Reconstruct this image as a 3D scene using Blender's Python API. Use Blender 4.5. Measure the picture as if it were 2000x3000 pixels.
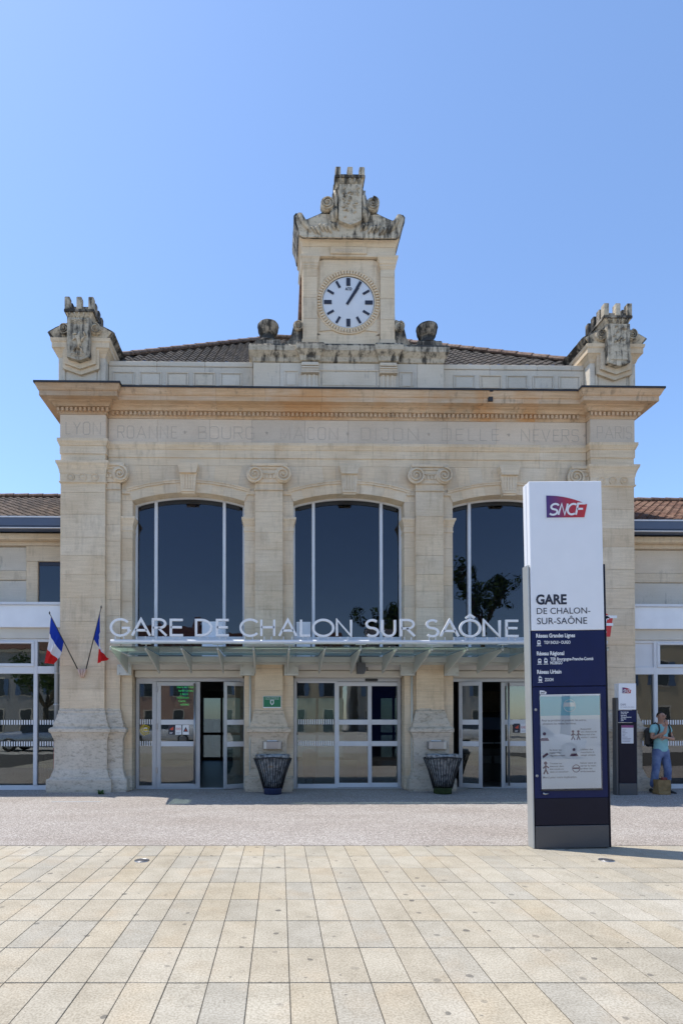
import bpy, bmesh, math, random
from mathutils import Vector, Matrix
R = math.radians
random.seed(7)
for o in list(bpy.data.objects): bpy.data.objects.remove(o)
SC = bpy.context.scene
COL = SC.collection

# ------------------------------------------------------------------ camera
F = 1660.0                       # focal length in pixels of the 2000x3000 photograph
YAW, PITCH = R(.95), R(.7)
CAM = Vector((-1.77, -12.7, 1.64))
PPX, PPY = 819.0, 2100 - F * math.tan(R(.7))
cd = bpy.data.cameras.new('camera')
cam = bpy.data.objects.new('camera', cd); COL.objects.link(cam)
cam.location = CAM
cam.rotation_euler = (R(90) + PITCH, 0, -YAW)
cd.sensor_fit = 'VERTICAL'; cd.sensor_height = 36; cd.sensor_width = 24
cd.lens = F / 3000 * 36
cd.shift_x = (1000 - PPX) / 3000
cd.shift_y = (PPY - 1500) / 3000
cd.clip_start = .05; cd.clip_end = 3000
SC.camera = cam

# ------------------------------------------------------------------ sky, sun, exposure
SUN = Vector((-.40, .16, 1)).normalized()
w = bpy.data.worlds.new('World'); SC.world = w; w.use_nodes = True
nt = w.node_tree
bg = nt.nodes['Background']
sk = nt.nodes.new('ShaderNodeTexSky'); sk.sky_type = 'NISHITA'
sk.sun_disc = False
sk.sun_elevation = math.asin(SUN.z)
sk.sun_rotation = math.atan2(SUN.x, SUN.y)
sk.air_density = 1.0; sk.dust_density = .4; sk.ozone_density = 5.0; sk.altitude = 200
nt.links.new(sk.outputs[0], bg.inputs[0]); bg.inputs[1].default_value = .15
sl = bpy.data.lights.new('sun', 'SUN'); sl.energy = 3.2; sl.angle = R(.5); sl.color = (1, .95, .87)
so = bpy.data.objects.new('sun', sl); COL.objects.link(so)
so.rotation_euler = SUN.to_track_quat('Z', 'Y').to_euler(); so.location = SUN * 60
vs = SC.view_settings
vs.view_transform = 'Standard'; vs.look = 'None'; vs.gamma = 1; vs.exposure = .78
try: vs.use_curve_mapping = False
except Exception: pass
SC.render.engine = 'CYCLES'
SC.cycles.max_bounces = 8; SC.cycles.transparent_max_bounces = 24

# ------------------------------------------------------------------ helpers
def at(px, py, Y):
    """point of the plane y = Y that the photograph shows at pixel (px, py)"""
    u, v = (px - PPX) / F, (PPY - py) / F
    cp, sp, ct, st = math.cos(PITCH), math.sin(PITCH), math.cos(YAW), math.sin(YAW)
    dx, dy, dz = u, cp - v * sp, sp + v * cp
    X, Yd = dx * ct + dy * st, -dx * st + dy * ct
    t = (Y - CAM.y) / Yd
    return Vector((CAM.x + X * t, Y, CAM.z + dz * t))
def ax(px, Y, py=1900): return at(px, py, Y).x
def az(py, Y, px=1019): return at(px, py, Y).z
def on_ground(px, py, z=0):
    a = at(px, py, 0); d = a - CAM
    return CAM + d * ((z - CAM.z) / d.z)

class MB:
    def __init__(s): s.v = []; s.f = []; s.sm = []
    def add(s, vs, fs, smooth=False):
        n = len(s.v); s.v += [tuple(p) for p in vs]
        for f in fs: s.f.append(tuple(i + n for i in f)); s.sm.append(smooth)
        return s
    def box(s, x0, x1, y0, y1, z0, z1):
        x0, x1 = min(x0, x1), max(x0, x1); y0, y1 = min(y0, y1), max(y0, y1); z0, z1 = min(z0, z1), max(z0, z1)
        return s.add([(x0,y0,z0),(x1,y0,z0),(x1,y1,z0),(x0,y1,z0),(x0,y0,z1),(x1,y0,z1),(x1,y1,z1),(x0,y1,z1)],
            [(3,2,1,0),(4,5,6,7),(0,1,5,4),(1,2,6,5),(2,3,7,6),(3,0,4,7)])
    def cbox(s, x0, x1, y0, y1, z0, z1, c=.008):
        """box with chamfered edges"""
        x0, x1 = min(x0, x1), max(x0, x1); y0, y1 = min(y0, y1), max(y0, y1); z0, z1 = min(z0, z1), max(z0, z1)
        c = min(c, (x1-x0)*.45, (y1-y0)*.45, (z1-z0)*.45)
        V = []; X = (x0, x1); Y = (y0, y1); Z = (z0, z1)
        idx = {}
        for i in (0,1):
            for j in (0,1):
                for k in (0,1):
                    sx, sy, sz = (1-2*i)*c, (1-2*j)*c, (1-2*k)*c
                    idx[i,j,k,'x'] = len(V); V.append((X[i], Y[j]+sy, Z[k]+sz))
                    idx[i,j,k,'y'] = len(V); V.append((X[i]+sx, Y[j], Z[k]+sz))
                    idx[i,j,k,'z'] = len(V); V.append((X[i]+sx, Y[j]+sy, Z[k]))
        Fc = []
        for a, (p, q) in (('x', (1, 2)), ('y', (0, 2)), ('z', (0, 1))):
            for side in (0, 1):
                quad = []
                for u_, v_ in ((0,0),(1,0),(1,1),(0,1)):
                    t = [0,0,0]; t['xyz'.index(a)] = side; t[p] = u_; t[q] = v_
                    quad.append(idx[t[0],t[1],t[2],a])
                Fc.append(tuple(quad))
        for a, p, q in (('x','y',2),('x','z',1),('y','z',0)):
            for u_ in (0,1):
                for v_ in (0,1):
                    t0 = [0,0,0]; t1 = [0,0,0]
                    oth = [m for m in (0,1,2) if m != q]
                    t0[oth[0]] = t1[oth[0]] = u_; t0[oth[1]] = t1[oth[1]] = v_; t1[q] = 1
                    Fc.append((idx[t0[0],t0[1],t0[2],a], idx[t1[0],t1[1],t1[2],a], idx[t1[0],t1[1],t1[2],p], idx[t0[0],t0[1],t0[2],p]))
        for i in (0,1):
            for j in (0,1):
                for k in (0,1): Fc.append((idx[i,j,k,'x'], idx[i,j,k,'y'], idx[i,j,k,'z']))
        return s.add(V, Fc)
    def prism(s, pts, y0, y1, smooth=False):
        """outline (x, z) extruded along y"""
        n = len(pts)
        V = [(p[0], y0, p[1]) for p in pts] + [(p[0], y1, p[1]) for p in pts]
        Fs = [tuple(range(n)), tuple(range(2*n-1, n-1, -1))]
        s.add(V, Fs)
        s.add(V, [(i, i+n, (i+1) % n + n, (i+1) % n) for i in range(n)], smooth)
        return s
    def prism_x(s, pts, x0, x1):
        """outline (y, z) extruded along x"""
        n = len(pts)
        V = [(x0, p[0], p[1]) for p in pts] + [(x1, p[0], p[1]) for p in pts]
        return s.add(V, [tuple(range(n)), tuple(range(2*n-1, n-1, -1))] + [(i, i+n, (i+1) % n + n, (i+1) % n) for i in range(n)])
    def prism_z(s, pts, z0, z1):
        n = len(pts)
        V = [(p[0], p[1], z0) for p in pts] + [(p[0], p[1], z1) for p in pts]
        return s.add(V, [tuple(range(n)), tuple(range(2*n-1, n-1, -1))] + [(i, i+n, (i+1) % n + n, (i+1) % n) for i in range(n)])
    def tube(s, path, r, n=8, cap=True, closed=False):
        P = [Vector(p) for p in path]; m = len(P); V = []
        rr = r if isinstance(r, (list, tuple)) else [r] * m
        nrm = None
        for i in range(m):
            a = P[i-1] if (i > 0 or closed) else P[i]; b = P[(i+1) % m] if (i < m-1 or closed) else P[i]
            t = (b - a).normalized()
            if nrm is None:
                nrm = t.orthogonal().normalized()
            else:
                nrm = (nrm - t * nrm.dot(t))
                nrm = nrm.normalized() if nrm.length > 1e-6 else t.orthogonal().normalized()
            bn = t.cross(nrm)
            for k in range(n):
                an = 2 * math.pi * k / n
                V.append(P[i] + (nrm * math.cos(an) + bn * math.sin(an)) * rr[i])
        Fs = []
        for i in range(m if closed else m-1):
            j = (i+1) % m
            for k in range(n): Fs.append((i*n+k, i*n+(k+1) % n, j*n+(k+1) % n, j*n+k))
        s.add(V, Fs, True)
        if cap and not closed: s.add(V, [tuple(range(n-1, -1, -1)), tuple(range((m-1)*n, m*n))])
        return s
    def lathe(s, prof, c=(0,0,0), n=20, axis='z', smooth=True):
        V = []; m = len(prof)
        for r, h in prof:
            for k in range(n):
                a = 2*math.pi*k/n; p, q = r*math.cos(a), r*math.sin(a)
                if axis == 'z': V.append((c[0]+p, c[1]+q, c[2]+h))
                elif axis == 'y': V.append((c[0]+p, c[1]+h, c[2]+q))
                else: V.append((c[0]+h, c[1]+p, c[2]+q))
        Fs = [(i*n+k, i*n+(k+1) % n, (i+1)*n+(k+1) % n, (i+1)*n+k) for i in range(m-1) for k in range(n)]
        s.add(V, Fs, smooth)
        s.add(V, [tuple(range(n-1, -1, -1)), tuple(range((m-1)*n, m*n))])
        return s
    def sweep(s, path, prof, close_ends=True):
        """profile (outward offset, z) swept along a plan path (x, y); outward = right-hand side of travel"""
        n = len(path); dirs = []
        for i in range(n-1):
            d = Vector((path[i+1][0]-path[i][0], path[i+1][1]-path[i][1])).normalized(); dirs.append(d)
        V = []
        for i in range(n):
            d0 = dirs[max(0, i-1)]; d1 = dirs[min(n-2, i)]
            n0 = Vector((d0.y, -d0.x)); n1 = Vector((d1.y, -d1.x))
            mt = (n0 + n1); mt = mt / max(.2, mt.dot(n0)) if mt.length > 1e-6 else n0
            for o, z in prof: V.append((path[i][0]+mt.x*o, path[i][1]+mt.y*o, z))
        m = len(prof)
        Fs = [(i*m+k, i*m+k+1, (i+1)*m+k+1, (i+1)*m+k) for i in range(n-1) for k in range(m-1)]
        s.add(V, Fs)
        return s
    def obj(s, name, mat=None, parent=None, loc=None):
        me = bpy.data.meshes.new(name); me.from_pydata(s.v, [], s.f); 
        me.polygons.foreach_set('use_smooth', s.sm)
        bm = bmesh.new(); bm.from_mesh(me)
        bmesh.ops.remove_doubles(bm, verts=bm.verts, dist=1e-5) if any(s.sm) else None
        bmesh.ops.recalc_face_normals(bm, faces=bm.faces)
        bm.to_mesh(me); bm.free(); me.update()
        return mk(name, me, mat, parent, loc)
def mk(name, me, mat=None, parent=None, loc=None):
    o = bpy.data.objects.new(name, me); COL.objects.link(o)
    if mat is not None:
        if not me.materials: me.materials.append(mat)
    if parent is not None: o.parent = parent
    if loc is not None: o.location = loc
    return o
def tag(o, label=None, cat=None, group=None, kind=None):
    if label: o['label'] = label
    if cat: o['category'] = cat
    if group: o['group'] = group
    if kind: o['kind'] = kind
    return o
def thing(name, label, cat, loc=(0,0,0), rz=0, group=None):
    o = bpy.data.objects.new(name, None); COL.objects.link(o); o.empty_display_size = .2
    o.location = loc; o.rotation_euler = (0,0,rz)
    return tag(o, label, cat, group)
def copy_tree(o, parent=None):
    c = o.copy(); COL.objects.link(c); c.parent = parent
    for ch in [x for x in bpy.data.objects if x.parent == o]: copy_tree(ch, c)
    return c
def B(name, mat, parent, *boxes, c=None):
    m = MB()
    for b in boxes: m.cbox(*b, c=c) if c else m.box(*b)
    return m.obj(name, mat, parent)

# ------------------------------------------------------------------ materials
class NG:
    def __init__(s, name):
        s.m = bpy.data.materials.new(name); s.m.use_nodes = True
        s.t = s.m.node_tree; s.b = s.t.nodes['Principled BSDF']; s.out = s.t.nodes['Material Output']
    def n(s, typ, **kw):
        nd = s.t.nodes.new('ShaderNode' + typ)
        for k, v in kw.items():
            if k.startswith('i_'): 
                key = k[2:]; key = int(key) if key.isdigit() else key
                nd.inputs[key].default_value = v
            else: setattr(nd, k, v)
        return nd
    def l(s, a, b): s.t.links.new(a, b)
    def pos(s, scale=(1,1,1), obj=False):
        src = s.n('TexCoord').outputs['Object'] if obj else s.n('NewGeometry').outputs['Position']
        mp = s.n('Mapping'); mp.inputs['Scale'].default_value = scale; s.l(src, mp.inputs[0])
        return mp.outputs[0]
    def noise(s, scale, detail=4, co=None, rough=.55):
        nd = s.n('TexNoise'); nd.inputs['Scale'].default_value = scale; nd.inputs['Detail'].default_value = detail
        nd.inputs['Roughness'].default_value = rough
        s.l(co if co is not None else s.pos(), nd.inputs['Vector']); return nd.outputs[0]
    def ramp(s, fac, stops):
        r = s.n('ValToRGB'); e = r.color_ramp.elements
        while len(e) < len(stops): e.new(.5)
        for el, (p, c) in zip(e, stops):
            el.position = p; el.color = (c[0], c[1], c[2], 1) if isinstance(c, (tuple, list)) else (c, c, c, 1)
        s.l(fac, r.inputs[0]); return r.outputs[0]
    def mix(s, fac, a, b, mode='MIX'):
        m = s.n('MixRGB', blend_type=mode)
        for i, x in ((0, fac), (1, a), (2, b)):
            if hasattr(x, 'is_output'): s.l(x, m.inputs[i])
            elif isinstance(x, (tuple, list)): m.inputs[i].default_value = (*x[:3], 1)
            else: m.inputs[i].default_value = x
        return m.outputs[0]
    def math(s, op, a, b=0):
        m = s.n('Math', operation=op)
        for i, x in ((0, a), (1, b)):
            if hasattr(x, 'is_output'): s.l(x, m.inputs[i])
            else: m.inputs[i].default_value = x
        return m.outputs[0]
    def bump(s, h, strength=.3, dist=.01):
        b = s.n('Bump'); b.inputs['Strength'].default_value = strength; b.inputs['Distance'].default_value = dist
        s.l(h, b.inputs['Height']); s.l(b.outputs[0], s.b.inputs['Normal'])
    def col(s, c, rough=.7, metal=0, spec=.4):
        if hasattr(c, 'is_output'): s.l(c, s.b.inputs['Base Color'])
        else: s.b.inputs['Base Color'].default_value = (*c, 1)
        s.b.inputs['Roughness'].default_value = rough; s.b.inputs['Metallic'].default_value = metal
        s.b.inputs['Specular IOR Level'].default_value = spec
        return s.m

def stone(name, c1, c2, tint=None, tint_amt=0, dirt=0, dirt_col=(.035,.033,.03), dirt_lo=.5, bands=.22, rnd=.16, bump=.35, pits=0, lichen=.22):
    g = NG(name)
    base = g.mix(g.ramp(g.noise(1.1, 6), [(.32, 0), (.68, 1)]), c1, c2)
    bn = g.noise(1.0, 4, g.pos((2.2, 2.2, 34)))
    base = g.mix(bands, base, g.ramp(bn, [(.3, (.42,.38,.32)), (.7, (1,1,1))]), 'MULTIPLY')
    fine = g.noise(55, 3)
    base = g.mix(.25, base, g.ramp(fine, [(.3, .55), (.7, 1)]), 'MULTIPLY')
    oi = g.n('ObjectInfo').outputs['Random']
    base = g.mix(1, base, g.ramp(oi, [(0, (1-rnd, 1-rnd*1.05, 1-rnd*1.1)), (.5, (1, .985, .97)), (1, (1, 1-rnd*.45, 1-rnd))]), 'MULTIPLY')
    if tint:
        oi2 = g.math('FRACT', g.math('MULTIPLY', oi, 7.31))
        tf = g.math('MULTIPLY', g.ramp(g.noise(.9, 4), [(.42, 0), (.62, 1)]), g.ramp(oi2, [(.3, .25), (.9, 1)]))
        base = g.mix(g.math('MULTIPLY', tf, tint_amt), base, tint)
    h = fine
    if pits:
        pn = g.noise(1, 8, g.pos((9, 9, 17)), .72)
        base = g.mix(pits, base, g.ramp(pn, [(.36, (.28,.25,.2)), (.5, (1,1,1))]), 'MULTIPLY')
        h = g.math('ADD', g.math('MULTIPLY', pn, 1.5), g.math('MULTIPLY', fine, .4))
    if dirt:
        st = g.noise(1, 6, g.pos((10, 10, 1.3)), .65)
        bl = g.noise(2.6, 6, None, .65)
        d = g.math('ADD', g.math('MULTIPLY', st, .6), g.math('MULTIPLY', bl, .5))
        if lichen:      # lichen settles on ledges and tops
            nz = g.n('SeparateXYZ'); g.l(g.n('NewGeometry').outputs['True Normal'], nz.inputs[0])
            d = g.math('ADD', d, g.math('MULTIPLY', g.math('MAXIMUM', nz.outputs[2], 0), lichen))
        base = g.mix(g.math('MULTIPLY', g.ramp(d, [(dirt_lo, 0), (dirt_lo+.11, 1)]), dirt), base, dirt_col)
    g.bump(g.math('ADD', h, g.math('MULTIPLY', bn, .6)), bump, .012)
    return g.col(base, .9, 0, .25)
def paint(name, c, rough=.45, metal=0, spec=.5, var=.08, scale=3):
    g = NG(name)
    n1 = g.noise(scale, 5)
    base = g.mix(1, c, g.ramp(n1, [(.3, (1-var,)*3), (.7, (1, 1, 1))]), 'MULTIPLY')
    g.bump(g.noise(60, 2), .04, .003)
    return g.col(base, rough, metal, spec)
def plain(name, c, rough=.5, metal=0, spec=.5):
    g = NG(name); return g.col(c, rough, metal, spec)
def glass(name, tint=(.75,.85,.84), ior=1.6, rough=0.0, milk=0, wav=0):
    """thin architectural pane: Fresnel mirror over a tinted clear sheet"""
    g = NG(name)
    tr = g.n('BsdfTransparent'); tr.inputs[0].default_value = (*tint, 1)
    gl = g.n('BsdfGlossy'); gl.inputs['Roughness'].default_value = rough; gl.inputs['Color'].default_value = (1,1,1,1)
    fr = g.n('Fresnel'); fr.inputs['IOR'].default_value = ior
    body = tr.outputs[0]
    if milk:      # dusty sheet: part of the light is scattered through it
        tl = g.n('BsdfTranslucent'); tl.inputs[0].default_value = (.72,.92,.82,1); mk_ = g.n('MixShader'); mk_.inputs[0].default_value = milk
        g.l(tr.outputs[0], mk_.inputs[1]); g.l(tl.outputs[0], mk_.inputs[2]); body = mk_.outputs[0]
    mx = g.n('MixShader'); g.l(fr.outputs[0], mx.inputs[0]); g.l(body, mx.inputs[1]); g.l(gl.outputs[0], mx.inputs[2])
    if wav:
        bp = g.n('Bump'); bp.inputs['Strength'].default_value = wav; bp.inputs['Distance'].default_value = .02
        g.l(g.noise(1.6, 2), bp.inputs['Height']); g.l(bp.outputs[0], gl.inputs['Normal'])
    g.l(mx.outputs[0], g.out.inputs[0])
    return g.m

LIME = ((.84,.715,.545), (.76,.62,.44))
M = {}
M['stone'] = stone('limestone', *LIME, tint=(.42,.27,.14), tint_amt=.3, bands=.26, rnd=.11, dirt=.36, dirt_lo=.57, dirt_col=(.36,.28,.19), lichen=0)
M['cornice'] = stone('cornice_limestone', (.74,.585,.43), (.64,.475,.32), tint=(.56,.27,.09), tint_amt=.9, bands=.4, rnd=.2, dirt=.55, dirt_lo=.6, dirt_col=(.16,.115,.075), lichen=0)
M['frieze'] = stone('frieze_limestone', (.76,.65,.52), (.68,.57,.445), bands=.12, rnd=.14)
M['pedestal'] = stone('worn_limestone', (.74,.665,.56), (.64,.565,.46), bands=.15, pits=.5, bump=1.0, dirt=.2, dirt_lo=.62, dirt_col=(.25,.22,.17))
M['attic'] = stone('attic_limestone', (.75,.685,.585), (.66,.59,.48), bands=.1, dirt=.5, dirt_lo=.62, dirt_col=(.15,.14,.12))
M['crest'] = stone('weathered_limestone', (.70,.61,.47), (.56,.48,.36), bands=.05, dirt=.92, dirt_lo=.54, pits=.4, bump=.9)
M['black'] = stone('black_crusted_limestone', (.52,.45,.36), (.34,.30,.24), bands=.05, dirt=.96, dirt_lo=.465, pits=.5, bump=.9)
M['mortar'] = plain('lime_mortar', (.46,.39,.30), .95)
M['letter_cut'] = plain('engraved_letter', (.48,.405,.325), .95)
M['lead'] = paint('lead_flashing', (.035,.035,.038), .6, 0, .4, .4, 6)
M['white'] = paint('white_aluminium', (.66,.67,.69), .4)
M['alu'] = paint('grey_aluminium', (.48,.49,.50), .38, .25)
M['canopy'] = paint('canopy_grey_paint', (.55,.56,.51), .45)
M['beige'] = paint('beige_panel', (.60,.56,.48), .55)
M['fascia'] = paint('white_fascia', (.80,.81,.83), .5)
M['letters'] = paint('white_letter', (.80,.81,.82), .35)
M['chrome'] = plain('brushed_steel', (.36,.36,.37), .35, .9)
M['dark'] = plain('black_metal', (.02,.02,.022), .45)
M['navy'] = paint('navy_enamel', (.006,.013,.075), .35, 0, .22, .2)
M['navy2'] = paint('dark_violet_enamel', (.006,.007,.022), .3, 0, .22, .2)
M['anthracite'] = paint('anthracite_enamel', (.085,.085,.09), .45, .2)
M['totem_white'] = paint('pale_enamel', (.79,.80,.83), .35, 0, .5, .04)
M['totem_edge'] = paint('grey_side_profile', (.42,.43,.42), .4, .3)
M['glass'] = glass('window_glass', (.46,.54,.54), 2.15, wav=.05)
M['glass_up'] = glass('tinted_window_glass', (.30,.36,.52), 1.6, .0, wav=.12)
M['canopy_glass'] = glass('green_canopy_glass', (.76,.90,.85), 1.6, milk=.35)
M['glass_rear'] = glass('rear_door_glass', (.30,.34,.36), 1.5)
M['screen'] = paint('mesh_blind', (.02,.03,.09), .8, 0, .2, .3, 30)
M['blue_gutter'] = paint('slate_blue_gutter', (.075,.105,.17), .45)
M['clay_pipe'] = paint('red_pipe', (.30,.045,.03), .5)
M['zinc'] = paint('zinc', (.36,.38,.40), .45, .4)
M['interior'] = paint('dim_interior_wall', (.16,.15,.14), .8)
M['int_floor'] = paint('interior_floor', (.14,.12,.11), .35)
M['print_dark'] = plain('dark_print', (.02,.022,.04), .5)
M['print_white'] = plain('white_print', (.75,.76,.78), .5)
M['print_grey'] = plain('grey_print', (.22,.22,.27), .5)
M['red'] = plain('red_enamel', (.55,.03,.03), .4)
def tile_mat(name, a, b, c):
    g = NG(name); oi = g.n('ObjectInfo').outputs['Random']
    base = g.ramp(oi, [(0, a), (.5, b), (1, c)])
    base = g.mix(.75, base, g.ramp(g.noise(14, 6), [(.35, (.25,.24,.22)), (.62, (1,1,1))]), 'MULTIPLY')
    g.bump(g.noise(40, 4), .4, .006)
    return g.col(base, .85, 0, .25)
M['tile'] = tile_mat('weathered_clay_tile', (.034,.03,.027), (.055,.046,.039), (.095,.076,.062))
M['tile_wing'] = tile_mat('brown_clay_tile', (.085,.065,.05), (.13,.098,.075), (.19,.14,.105))
M['tile_red'] = tile_mat('red_clay_tile', (.12,.065,.045), (.19,.10,.065), (.25,.15,.10))
M['ridge'] = tile_mat('ridge_tile', (.20,.13,.10), (.26,.17,.13), (.30,.21,.16))
def paving():
    g = NG('paving_slab_stone')
    oi = g.n('ObjectInfo').outputs['Random']
    base = g.ramp(oi, [(0, (.40,.375,.32)), (.22, (.435,.40,.33)), (.45, (.465,.425,.345)), (.62, (.43,.385,.305)), (.8, (.45,.395,.30)), (1, (.47,.435,.365))])
    pat = g.noise(2.2, 5)
    base = g.mix(g.ramp(pat, [(.52, 0), (.75, .3)]), base, (.42,.30,.17))
    sp = g.noise(75, 3)
    base = g.mix(.55, base, g.ramp(sp, [(.36, (.5,.46,.40)), (.6, (1.12,1.11,1.08))]), 'MULTIPLY')
    base = g.mix(.4, base, g.ramp(g.noise(5, 6), [(.3, (.62,.6,.56)), (.6, (1,1,1))]), 'MULTIPLY')
    vo = g.n('TexVoronoi', feature='F1', voronoi_dimensions='2D'); vo.inputs['Scale'].default_value = 4.2
    wob = g.n('VectorMath', operation='ADD'); g.l(g.pos((1,1,.01)), wob.inputs[0])
    nz = g.n('TexNoise'); nz.inputs['Scale'].default_value = 14; g.l(g.pos(), nz.inputs['Vector'])
    sc = g.n('VectorMath', operation='SCALE'); sc.inputs['Scale'].default_value = .03; g.l(nz.outputs['Color'], sc.inputs[0]); g.l(sc.outputs[0], wob.inputs[1])
    g.l(wob.outputs[0], vo.inputs['Vector'])
    sep = g.n('SeparateColor'); g.l(vo.outputs['Color'], sep.inputs[0])
    thr = g.math('MULTIPLY', g.ramp(sep.outputs[0], [(.3, 0), (1, 1)]), .115)
    spot = g.math('LESS_THAN', vo.outputs['Distance'], thr)
    base = g.mix(g.math('MULTIPLY', spot, g.math('MULTIPLY', sep.outputs[1], .75)), base, (.075,.07,.065))
    base = g.mix(.5, base, g.ramp(g.noise(.55, 6), [(.36, (.74,.71,.66)), (.6, (1,1,1))]), 'MULTIPLY')
    g.bump(sp, .25, .004)
    return g.col(base, .82, 0, .3)
M['slab'] = paving()
def aggregate():
    g = NG('exposed_aggregate')
    n1 = g.noise(62, 3, None, .7); n2 = g.noise(150, 2)
    base = g.ramp(n1, [(.36, (.15,.132,.118)), (.48, (.30,.265,.238)), (.62, (.56,.51,.455))])
    vo = g.n('TexVoronoi', feature='F1', voronoi_dimensions='2D'); vo.inputs['Scale'].default_value = 78; g.l(g.pos(), vo.inputs['Vector'])
    sv = g.n('SeparateColor'); g.l(vo.outputs['Color'], sv.inputs[0])
    base = g.mix(.5, base, g.ramp(sv.outputs[0], [(0, (.10,.088,.08)), (.3, (.24,.21,.19)), (.65, (.40,.365,.33)), (1, (.78,.74,.68))]))
    base = g.mix(.4, base, g.ramp(n2, [(.35, .6), (.6, 1)]), 'MULTIPLY')
    base = g.mix(.5, base, g.ramp(g.noise(.7, 5, g.pos((.6, 1.6, 1))), [(.35, (.72,.67,.63)), (.62, (1,1,1))]), 'MULTIPLY')
    g.bump(n1, .2, .004)
    return g.col(base, .9, 0, .2)
M['aggregate'] = aggregate()
M['joint'] = plain('joint_sand', (.065,.058,.047), .95)
g = NG('far_ground'); M['ground'] = g.col(g.mix(g.noise(3, 5), (.38,.36,.32), (.45,.42,.375)), .9, 0, .2)

# ------------------------------------------------------------------ ground
def struct(o): return tag(o, kind='structure')
gm = MB(); gm.add([(-400,-400,-.035),(400,-400,-.035),(400,400,-.035),(-400,400,-.035)], [(0,1,2,3)])
struct(gm.obj('ground', M['ground']))
fwd = Vector((math.sin(YAW), math.cos(YAW), 0)); rgt = Vector((math.cos(YAW), -math.sin(YAW), 0))
def cg(a, d, z=0):            # ground point from lateral offset and distance ahead of the viewer
    p = Vector((CAM.x, CAM.y, 0)) + rgt * a + fwd * d; p.z = z; return p
ROW0, ROWL, COLW = 7.235, .531, .2513
COLX = (853.0 - PPX) / F * (F * 1.64 / 900)
am = MB(); am.add([cg(-40, ROW0+.004), cg(40, ROW0+.004), (38, 1.2, 0), (-42, 1.2, 0)], [(0,1,2,3)])
struct(am.obj('aggregate_pavement', M['aggregate']))
pm = MB(); pm.add([cg(-40, -30, -.0055), cg(40, -30, -.0055), cg(40, ROW0, -.0055), cg(-40, ROW0, -.0055)], [(0,1,2,3)])
pav = struct(pm.obj('plaza_paving', M['joint']))
sm_ = MB(); J = .003
sm_.cbox(-COLW/2+J, COLW/2-J, -ROWL/2+J*1.7, ROWL/2-J*1.7, -.04, 0, .002)
slab_me = None
rest = MB()
for r in range(-2, 9+4):
    d1 = ROW0 - r * ROWL; d0 = d1 - ROWL
    if r < 0: continue
    for c in range(-34, 40):
        a0 = COLX + c * COLW; a1 = a0 + COLW; am_ = (a0+a1)/2; dm = (d0+d1)/2
        vis = d1 > 2.9 and (a1 / d1 * F + PPX > -60) and (a0 / d1 * F + PPX < 2060)
        p = cg(am_, dm)
        if vis:
            if slab_me is None:
                o = sm_.obj('paving_slab', M['slab'], pav); slab_me = o.data
            else: o = mk('paving_slab', slab_me, None, pav)
            o.location = (p.x, p.y, -.001 + random.uniform(-.001, .001)); o.rotation_euler = (random.uniform(-.002,.002), random.uniform(-.002,.002), -YAW)
        elif dm > .5:
            n = len(rest.v)
            q = [cg(a0+J, d0+J), cg(a1-J, d0+J), cg(a1-J, d1-J), cg(a0+J, d1-J)]
            rest.add([(*v.xy, -.002) for v in q] + [(*v.xy, -.04) for v in q], [(0,1,2,3),(0,4,5,1),(1,5,6,2),(2,6,7,3),(3,7,4,0)])
tag(rest.obj('paving_slabs_beyond', M['slab'], pav), kind='stuff')
bm2 = MB(); bm2.add([cg(-40,-30,-.004), cg(40,-30,-.004), cg(40,.45,-.004), cg(-40,.45,-.004)], [(0,1,2,3)])
struct(bm2.obj('forecourt', M['ground']))
def manhole(px, py, label, rx):
    p = on_ground(px, py)
    t = thing('drain_cover', label, 'drain cover', (p.x, p.y, 0), 0, 'drain covers in the paving')
    MB().lathe([(rx, -.01), (rx, .004), (rx*.86, .006), (rx*.84, .002)], n=28).obj('rim', M['chrome'], t)
    MB().lathe([(rx*.8, -.01), (rx*.8, .0045), (rx*.2, .007)], n=28).obj('lid', M['anthracite'], t)
manhole(416, 2521, 'round steel drain cover with bright rim in the paving on the left', .085)
manhole(1775, 2520, 'dark round drain cover in the paving in front of the tall station totem', .085)
t = thing('floor_strip', 'thin pale metal strip lying on the aggregate pavement below the two flags', 'strip', on_ground(224, 2349))
MB().cbox(-.47,.47,-.02,.02,0,.006,.002).obj('strip', M['zinc'], t)

# ------------------------------------------------------------------ station building
ST = thing('station_building', 'pale limestone station pavilion with clock tower, three arched windows and carved cornice', 'building')
def spans(z0, z1, lo, hi):
    out = [z0]
    while out[-1] < z1 - 1e-6:
        h = random.uniform(lo, hi)
        if out[-1] + h > z1 - lo * .6: out.append(z1)
        else: out.append(out[-1] + h)
    return out
GAP = .002
def blocks(core, x0, x1, y0, y1, z0, z1, mat, lo=.36, hi=.5, split=0, ch=.003, zs=None):
    zs = zs or spans(z0, z1, lo, hi)
    for i, (a, b) in enumerate(zip(zs, zs[1:])):
        xs = [x0, x1]
        if split:
            k = max(1, round((x1-x0)/split)); st_ = (x1-x0)/k
            xs = [x0] + [x0 + st_*(j + (.5 if i % 2 else 0)) for j in range(0 if i % 2 else 1, k)] + [x1]
        for p, q in zip(xs, xs[1:]):
            MB().cbox(p+GAP*(p > x0), q-GAP*(q < x1), y0, y1, a+GAP, b-GAP, ch).obj('stone_block', mat, core)
WX = (-3.6, 0.0, 3.6); HW = 1.25
SPR, RISE = 6.485, .19
RAD = (HW*HW + RISE*RISE) / (2*RISE); ACZ = SPR + RISE - RAD
E_HW, E_SPR, E_RISE = 1.36, 6.75, .21
E_RAD = (E_HW**2 + E_RISE**2) / (2*E_RISE); E_CZ = E_SPR + E_RISE - E_RAD
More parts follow.
